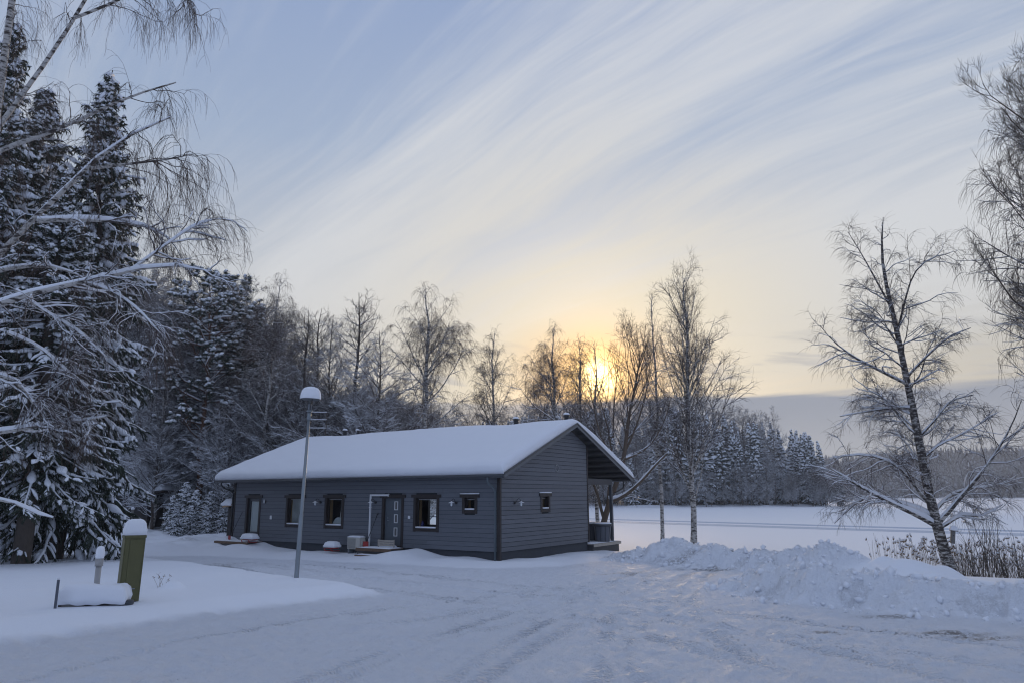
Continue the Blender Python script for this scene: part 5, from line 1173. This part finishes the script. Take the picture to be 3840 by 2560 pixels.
# big many stemmed tree behind the porch
MY = 43.0; mo = atY(2252, 2010, MY); mz = gz(mo[0], MY); morg = np.array([mo[0], MY, mz - .1])
mt = resample(pxline([(2252, 2015), (2262, 1960), (2275, 1910), (2290, 1870), (2330, 1760), (2345, 1700), (2350, 1600), (2375, 1480), (2395, 1390), (2400, 1320)], MY, morg), 14); mt[0] = (0, 0, -.2)
ml = lambda pts, a, b_: limb(pts, a, b_, MY, morg)
mex = [ml([(2268, 1955, 43), (2248, 1900, 43), (2246, 1850, 43), (2225, 1810, 43), (2190, 1740, 43), (2160, 1640, 43), (2150, 1560, 43)], .11, .02),
       ml([(2285, 1880, 43), (2330, 1870, 42.8), (2400, 1810, 42.5), (2450, 1750, 42.3), (2500, 1700, 42.2)], .12, .05),
       ml([(2278, 1900, 43), (2270, 1850, 43), (2290, 1800, 43.3), (2300, 1700, 43.5), (2280, 1600, 43.5), (2250, 1500, 43.5), (2230, 1420, 43.5), (2225, 1330, 43.5)], .08, .010),
       ml([(2320, 1760, 43), (2290, 1700, 42.8), (2250, 1640, 42.6), (2235, 1560, 42.5), (2220, 1500, 42.5), (2200, 1400, 42.5)], .075, .010),
       ml([(2340, 1700, 43), (2370, 1640, 43), (2400, 1560, 43), (2420, 1480, 43), (2440, 1400, 43), (2450, 1330, 43)], .08, .010),
       ml([(2345, 1720, 43), (2400, 1700, 43.3), (2450, 1660, 43.5), (2500, 1560, 43.5), (2520, 1480, 43.5)], .07, .010),
       ml([(2300, 1640, 43), (2300, 1540, 43), (2310, 1440, 43), (2325, 1300, 43)], .06, .010),
       ml([(2200, 1760, 43), (2120, 1600, 43), (2060, 1560, 43), (1990, 1520, 43), (1950, 1450, 43)], .06, .010)]
mtm = bare_tree('porch_tree', 41, H=11, r0=.17, n1=24, zlo=.40, spread=.33, ang=34, up=.6, n2=7, n3=5, n4=2, droop=.2, snow=.022, barkm=MAPLEBARK, twigm=TWIG, path=mt, extra=mex, prof='round', tw=.0065, twl=.3, sR=.9, t3=.3)
put('bare_tree', mtm, tuple(morg), 'big many stemmed leafless tree before the sun behind the porch, one long limb reaching right', 'leafless tree')
# right edge
rimt = bare_tree('edge_tree', 43, H=15, r0=.2, n1=66, zlo=.10, spread=.34, ang=60, up=.95, n2=9, n3=7, n4=4, droop=.9, snow=.010, barkm=BARK, twigm=BARK, prof='round', tw=.006, twl=.33)
put_top('birch_tree', birchB, 15, 3925, 150, 24, 'tall drooping birch at the right edge, its top leaning into view', 'birch tree', 1.05, 2.2, 'trees at the right edge')
put_top('leafless_tree', rimt, 15, 4060, 330, 20, 'dense dark leafless tree with upswept twigs at the right edge', 'leafless tree', .84, .7, 'trees at the right edge')
put_top('birch_tree', birchC, 15, 4130, 900, 25, 'lower birch at the right edge with snowy drooping boughs', 'birch tree', .95, 4.2, 'trees at the right edge')

# --- forest behind on the left
rngf = np.random.default_rng(5)
FT = {'bare': ('leafless_tree', 'leafless tree in the dense snowy wood behind the lodge', 'leafless tree'), 'spruce': ('spruce_tree', 'spruce in the dense snowy wood behind the lodge', 'spruce tree'), 'small': ('young_spruce', 'young snow covered spruce at the edge of the snowy wood', 'spruce tree')}
def prof_left(px_):      # skyline of the wood, in pixels
    return float(np.interp(px_, [-300, 300, 560, 640, 760, 900, 960, 1100, 1180, 1290, 1400, 1500, 1650, 1900, 2100], [900, 1000, 1150, 1180, 1200, 1170, 1270, 1360, 1440, 1480, 1500, 1540, 1560, 1590, 1610]))
kinds = [('bare', alderB, 14, 1.0), ('bare', bushy, 10, .95), ('bare', alderA, 14, 1.0), ('spruce', midS, 14, .9), ('bare', birchA, 15, .9), ('spruce', farA, 20, 1.0)]
KN = ['broad dark alder', 'low bushy leafless tree', 'level branched alder', 'bushy dark spruce', 'pale slender birch', 'narrow dark spruce']
def wood_label(k, px_, front):
    i = int(np.searchsorted([420, 700, 900, 1010, 1120, 1230, 1350], px_))
    w_ = ['behind the big left spruces', 'left of the pines', 'behind the pines', 'right of the pines', 'behind the drooping birch', 'behind the lamp post top', 'behind the alders', 'right of the alders'][i]
    return KN[k] + (' at the front edge of the wood, ' if front else ' deep in the snowy wood, ') + w_
for i in range(86):
    px_ = rngf.uniform(-250, 1290) if i < 66 else rngf.uniform(1290, 1620); Y_ = rngf.uniform(56, 92); k = int(rngf.choice(6, p=[.28, .32, .12, .10, .12, .06]))
    if px_ > 1290: k = int(rngf.choice([1, 1, 0]))
    nm, me_, Hm, wd = kinds[k]; top = prof_left(px_) + abs(rngf.normal(0, 70)) + rngf.uniform(0, 60)
    put_top(FT[nm][0], me_, Hm, px_, top, Y_, wood_label(k, px_, 0), FT[nm][2], wd, rngf.uniform(0, 6.28), 'trees of the snowy wood behind the lodge: ' + FT[nm][2])
for i in range(26):     # lower layer in front of it
    px_ = rngf.uniform(540, 1500); Y_ = rngf.uniform(49, 56); top = rngf.uniform(1430, 1640)
    if px_ > 1200: top = max(top, 1560)
    k = int(rngf.choice([0, 1, 1, 0])); nm, me_, Hm, wd = kinds[k]
    put_top(FT[nm][0], me_, Hm, px_, top, Y_, wood_label(k, px_, 1), FT[nm][2], wd, rngf.uniform(0, 6.28), 'trees of the snowy wood behind the lodge: ' + FT[nm][2])
for (px_, top, Y_) in ((650, 1850, 48), (700, 1800, 48), (735, 1830, 47), (790, 1835, 48), (830, 1850, 50), (840, 1880, 47), (668, 1880, 45.5), (775, 1890, 46.5), (720, 1900, 46.5)):
    put_top(FT['small'][0], smallS, 5, px_, top, Y_, ('shorter ' if top > 1825 else 'taller ') + FT['small'][1] + (', near the shed' if px_ < 680 else ', near the lodge'), FT['small'][2], 1.1, rngf.uniform(0, 6.28), 'young spruces at the edge of the wood')

# --- peninsula across the lake
Yp = np.linspace(205, 330, 26); Xp = np.linspace(-170, 102, 90); XX, YY = np.meshgrid(Xp, Yp)
edge_ = 213 + 3 * vnoise(XX * .05, 0 * XX, seed=3) + np.clip(XX - 70, 0, 99) ** 2 * .01
ZZ = LAKE_Z - .4 + .9 * sstep(YY - edge_, -1, 3) + 5 * sstep(YY - edge_, 5, 90) + .3 * vnoise(XX * .4, YY * .4, seed=8)
ZZ = np.where((XX > 98) | (YY > 322), LAKE_Z - .5, ZZ)
o = nlink('peninsula', grid_mesh('peninsula', XX, YY, ZZ, SNOW)); tag(o, 'low wooded point across the lake', kind='structure')
def zpen(x, y):
    e = 213 + 3 * float(vnoise(x * .05, 0, seed=3)) + max(x - 70, 0) ** 2 * .01; return LAKE_Z - .4 + .9 * float(sstep(np.array(y - e), -1, 3)) + 5 * float(sstep(np.array(y - e), 5, 90))
sky_px = [1500, 1650, 1760, 1850, 1980, 2050, 2200, 2400, 2550, 2700, 2790, 2880, 2960, 3040, 3090, 3130, 3180]
sky_py = [1600, 1585, 1590, 1572, 1560, 1530, 1530, 1530, 1525, 1555, 1580, 1578, 1600, 1625, 1680, 1740, 1830]
def pen_tree(me_, Hm, px_, Y_, top, nm, lab, cat, wd, grp):
    p = atY(px_, top, Y_); zb = zpen(p[0], Y_); s = (p[2] - zb) / Hm
    if s <= .1: return
    put(nm, me_, (p[0], Y_, zb), lab, cat, (s * wd, s * wd, s), rngf.uniform(0, 6.28), grp)
def pen_where(px_):
    return ['above the lodge roof', 'above the roof end vent', 'behind the birches left of the sun', 'below the sun', 'between the sun and the fan shaped birch', 'behind the fan shaped birch', 'just right of the fan shaped birch', 'midway along open shore', 'towards the point tip', 'at the point tip'][int(np.searchsorted([1850, 1990, 2150, 2290, 2450, 2620, 2760, 2900, 3030], px_))]
for i in range(210):
    px_ = rngf.uniform(1520, 3150); Y_ = rngf.uniform(222, 275) if px_ < 2950 else rngf.uniform(220, 240)
    top = float(np.interp(px_, sky_px, sky_py)) + abs(rngf.normal(0, 42)) * (1 if i % 3 else .25)
    me_, Hm = ((farA, 20), (farB, 20), (farC, 18))[int(rngf.integers(3))]
    if i % 9 == 0: me_, Hm = farD, 11
    pen_tree(me_, Hm, px_, Y_, top, 'spruce_tree', ('topmost row ' if top < float(np.interp(px_, sky_px, sky_py)) + 14 else 'lower ') + 'spruce of the far point, ' + pen_where(px_), 'spruce tree', rngf.uniform(.72, 1.3), 'spruces on the point across the lake')
for i in range(90):
    px_ = rngf.uniform(1900, 3165); Y_ = rngf.uniform(215.5, 222); top = max(float(np.interp(px_, sky_px, sky_py)) + 60, rngf.uniform(1740, 1850))
    pen_tree(farD, 11, px_, Y_, top, 'leafless_tree', 'snowy leafless tree on the far lake shore, ' + pen_where(px_), 'leafless tree', rngf.uniform(.9, 1.3), 'leafless trees on the shore of the point')
for i in range(14): pen_tree(*((farC, 18) if i % 2 else (farD, 11)), rngf.uniform(2340, 2470), rngf.uniform(216, 232), rngf.uniform(1640, 1760), 'spruce_tree' if i % 2 else 'leafless_tree', 'low tree on the far shore seen beside the porch limb', 'tree', 1.3, 'low trees on the far shore')
# --- far hill with its wood
Yh = np.linspace(612, 900, 20); Xh = np.linspace(60, 700, 60); XX, YY = np.meshgrid(Xh, Yh)
def zhill(x, y): return LAKE_Z - .5 + (1.0 * sstep(y - 616, 0, 4) + (30 + 5 * vnoise(x * .006, y * 0, seed=6) + 5 * sstep(x, 250, 480) - 9 * sstep(-x, -330, -200)) * sstep(y, 620, 760))
o = nlink('far_hill', grid_mesh('far_hill', XX, YY, zhill(XX, YY), SNOW)); tag(o, 'hill beyond the far end of the lake', kind='structure')
n_ = 5200; fx = rngf.uniform(70, 690, n_); fy = 617 + 190 * rngf.random(n_) ** 1.2; fz = zhill(fx, fy); fh = rngf.uniform(10, 18, n_); fh = np.where(fy < 622, fh * .7, fh)
parts_ = []; prs = []
for j, (f0, f1, w) in enumerate(((.05, .5, 1.0), (.3, .75, .72), (.55, 1.0, .45))):
    k_ = 6; th = np.arange(k_) / k_ * 2 * math.pi + rngf.random((n_, 1)) * 6
    rr = (fh * .17 * w)[:, None] * (.65 + .7 * rngf.random((n_, k_)))
    V = np.zeros((n_, k_ + 1, 3)); V[:, :k_, 0] = fx[:, None] + rr * np.cos(th); V[:, :k_, 1] = fy[:, None] + rr * np.sin(th); V[:, :k_, 2] = (fz + fh * f0)[:, None] + rngf.normal(0, .4, (n_, k_))
    V[:, k_, 0] = fx; V[:, k_, 1] = fy; V[:, k_, 2] = fz + fh * f1
    b0 = np.arange(n_)[:, None] * (k_ + 1); F = np.concatenate([b0 + np.array([[q, (q + 1) % k_, k_]]) for q in range(k_)]); parts_.append((V.reshape(-1, 3), F))
V, F = join(parts_)
FARM, t, b = new_mat('far_wood'); c = t.n('ShaderNodeTexCoord').outputs['Object']; g_ = t.n('ShaderNodeNewGeometry').outputs['Normal']
sp_ = t.n('ShaderNodeSeparateXYZ'); t.set(sp_.inputs[0], g_); nn = t.noise(c, .5, 4, .7)
t.set(b.inputs['Base Color'], t.mix(t.ss(nn, .42, .66), (.045, .05, .05, 1), (.42, .45, .50, 1))); b.inputs['Roughness'].default_value = .9
o = nlink('far_forest', fast_mesh('far_forest', V, F, [FARM], smooth=False)); tag(o, 'snowy forest on the hill beyond the lake', 'forest', kind='stuff')

# --- loose snow chunks along the ploughed heaps
import bmesh as _bm
b_ = _bm.new(); _bm.ops.create_icosphere(b_, subdivisions=1, radius=1); b_.verts.ensure_lookup_table()
IV = np.array([v_.co[:] for v_ in b_.verts]); IF = np.array([[v_.index for v_ in f.verts] for f in b_.faces]); b_.free()
rngc = np.random.default_rng(19); cps = []
for pl, w_, n_ in ((P1, 1.5, 420), (BANK, 1.55, 900)):
    P = np.array(pl)[:, :2]; P = P[:7]; s_ = np.concatenate([[0], np.cumsum(np.hypot(*np.diff(P, axis=0).T))]); t_ = rngc.uniform(0, s_[-1], n_)
    q = np.stack([np.interp(t_, s_, P[:, i]) for i in (0, 1)], 1); tg = np.stack([np.interp(t_ + .2, s_, P[:, i]) for i in (0, 1)], 1) - q; tg = nrm(tg); nn_ = np.stack([tg[:, 1], -tg[:, 0]], 1)
    off = np.where(rngc.random(n_) < .5, rngc.uniform(-.4, .6, n_), rngc.uniform(.6, w_ + .35, n_)); cps.append(q + nn_ * off[:, None])
cps.append(np.stack([rngc.normal(9.1, .6, 160), rngc.normal(22.0, .5, 160)], 1))
cps = np.concatenate(cps); n_ = len(cps); rr = .016 + .085 * rngc.random(n_) ** 4.5; zc_ = terrain(cps[:, 0], cps[:, 1])
V = IV[None] * (1 + .28 * rngc.normal(0, 1, (n_, len(IV), 1))) * rr[:, None, None] * rngc.uniform(.6, 1.3, (n_, 1, 3)); V = V + np.stack([cps[:, 0], cps[:, 1], zc_ + rr * .3], 1)[:, None]
F = (np.arange(n_)[:, None, None] * len(IV) + IF[None]).reshape(-1, 3)
o = nlink('snow_chunks', fast_mesh('snow_chunks', V.reshape(-1, 3), [F], [SNOW], smooth=False)); tag(o, 'loose lumps of snow lying on and below the ploughed heaps', 'snow chunks', kind='stuff')

# --- reeds and saplings at the right
rngr = np.random.default_rng(8); n_ = 620
px_ = rngr.uniform(3270, 3950, n_); Yr = rngr.uniform(27.5, 33, n_); xr = np.array([atY(a, 2150, b_)[0] for a, b_ in zip(px_, Yr)]); zr_ = np.maximum(terrain(xr, Yr), LAKE_Z)
den = np.interp(px_, [3270, 3330, 3400, 3700, 3950], [.1, .5, 1, 1, 1]); kp = rngr.random(n_) < den; xr, Yr, zr_ = xr[kp], Yr[kp], zr_[kp]; n_ = len(xr)
h_ = rngr.uniform(.9, 1.75, n_); P0 = np.stack([xr, Yr, zr_ - .05], 1); Ps, Rs = grow(rngr, P0, np.array([0, 0, 1.]) + rngr.normal(0, .05, (n_, 3)), h_, np.full(n_, .005), 5, .06, 0, .6)
hd = rngr.random(n_) < .62; Tp = Ps[hd, -1]; m = len(Tp); dv = np.stack([rngr.normal(0, 1, m), rngr.normal(0, 1, m), -.5 - rngr.random(m)], 1); dv = nrm(dv) * rngr.uniform(.06, .13, m)[:, None]
HP = np.stack([Tp - dv * .3, Tp + dv * .3, Tp + dv * .8, Tp + dv * 1.3], 1); HR = np.array([.006, .03, .028, .006])[None] * rngr.uniform(.7, 1.4, (m, 1))
SP = HP + np.array([0, 0, .03]); SR = HR * 1.15
A1 = join([tubes(Ps, Rs, 3)]); A2 = join([tubes(HP, HR, 5)]); A3 = join([tubes(SP, SR, 6)])
V, F = join([(A1[0], A1[1][0]), (A2[0], A2[1][0]), (A3[0], A3[1][0])]); mi = np.concatenate([np.zeros(len(A1[1][0])), np.zeros(len(A2[1][0])), np.ones(len(A3[1][0]))])
o = nlink('reeds', fast_mesh('reeds', V, F, [REEDM, SNOW_TREE], mi)); tag(o, 'brown reeds with snow tufted heads on the shore under the birch', 'reeds', kind='stuff')
sap = []
for q in range(3):
    H_ = (2.6, 2.0, 1.6)[q]; n0 = 5; T_, TR = grow(rngr, rngr.normal(0, .12, (n0, 3)) * np.array([1, 1, 0]), np.array([0, 0, 1.]) + rngr.normal(0, .16, (n0, 3)) * np.array([1, 1, 0]), H_ * rngr.uniform(.6, 1.1, n0), np.full(n0, .011), 7, .06, .25, .3)
    pos, D, L, R, tt, _ = spawn(rngr, T_, TR, 9, .25, 1, 30, 10, .33, .5, .5, minr=.003); P2s, R2s = grow(rngr, pos, D, L, R, 4, .08, .5, .4)
    V, F = join([tubes(T_, TR, 4), tubes(P2s, R2s, 3)]); sap.append([('stems', fast_mesh('sapling_%d' % q, V, F, [BARK]))])
for i, (px_, Y_, q, s_) in enumerate(((3590, 28, 2, 1), (3625, 29, 1, 1), (3660, 28, 1, 1.1), (3690, 27.5, 0, 1.15), (3705, 28.4, 0, 1.3), (3720, 27.2, 0, 1.2), (3745, 28.8, 1, 1.1), (3760, 28, 2, 1.1), (3790, 27.5, 1, 1.0), (3805, 28.3, 0, .9), (3830, 27.6, 1, 1), (3640, 27, 2, 1.1), (3775, 26.8, 1, .9), (3850, 27, 0, .9), (3610, 28.4, 1, 1.0), (3675, 26.6, 2, 1.0), (3735, 26.8, 2, 1.1), (3815, 26.8, 2, 1.2))):
    p = atY(px_, 2150, Y_); put('willow_sapling', sap[q], (p[0], Y_, max(gz(p[0], Y_), LAKE_Z) - .05), 'thin leafless sapling standing in the reeds right of the birch', 'sapling', (s_,) * 3, i * 1.3, 'saplings in the reeds')
# dry weeds poking out of the snow
def weed(px_, py_, h_, label, n=4):
    p = gpt(px_, py_); z_ = gz(*p); o_ = thing('dry_weed', label, 'plant', (p[0], p[1], z_ - .02))
    T_, TR = grow(rngr, rngr.normal(0, .05, (n, 3)) * np.array([1, 1, 0]), np.array([0, 0, 1.]) + rngr.normal(0, .25, (n, 3)), h_ * rngr.uniform(.6, 1.1, n), np.full(n, .004), 4, .1, 0, .6)
    V1, F1 = tubes(T_, TR, 3); n2 = 5; cc = np.repeat(T_[:, -1], n2, 0); V2, F2 = cones(cc + rngr.normal(0, .02, cc.shape), rngr.normal(0, 1, cc.shape), np.full(len(cc), .035), np.full(len(cc), .008))
    V, F = join([(V1, F1), (V2, F2)]); nlink('stems', fast_mesh('weed', V, F, [REEDM]), o_)
weed(598, 2245, .28, 'tuft of dry seed heads poking from the snow right of the green cabinet', 7)
weed(195, 2110, .4, 'dry bent stems in the thin snow below the left spruce')
weed(230, 2135, .3, 'short dry stalks in the dirty snow left of the vent pipe')
weed(700, 2000, .35, 'dry grass tuft in the snow before the young spruces')
weed(820, 2010, .35, 'frosty dry tuft beside the log store')
# ------------------------------------------------------------------ winter air
hz = MB(); hz.box(-760, 940, -80, 960, LAKE_Z - 4, 78)
hm = bpy.data.materials.new('haze_air'); hm.use_nodes = True; hm.node_tree.nodes.clear(); t = NT(hm.node_tree)
vol = t.n('ShaderNodeVolumePrincipled'); vol.inputs['Color'].default_value = (.85, .9, 1, 1); vol.inputs['Density'].default_value = .00058; vol.inputs['Anisotropy'].default_value = .2
oo = t.n('ShaderNodeOutputMaterial'); t.nt.links.new(vol.outputs[0], oo.inputs['Volume'])
o = hz.build('haze', hm); tag(o, kind='stuff'); o['label'] = 'thin cold haze over the lake'
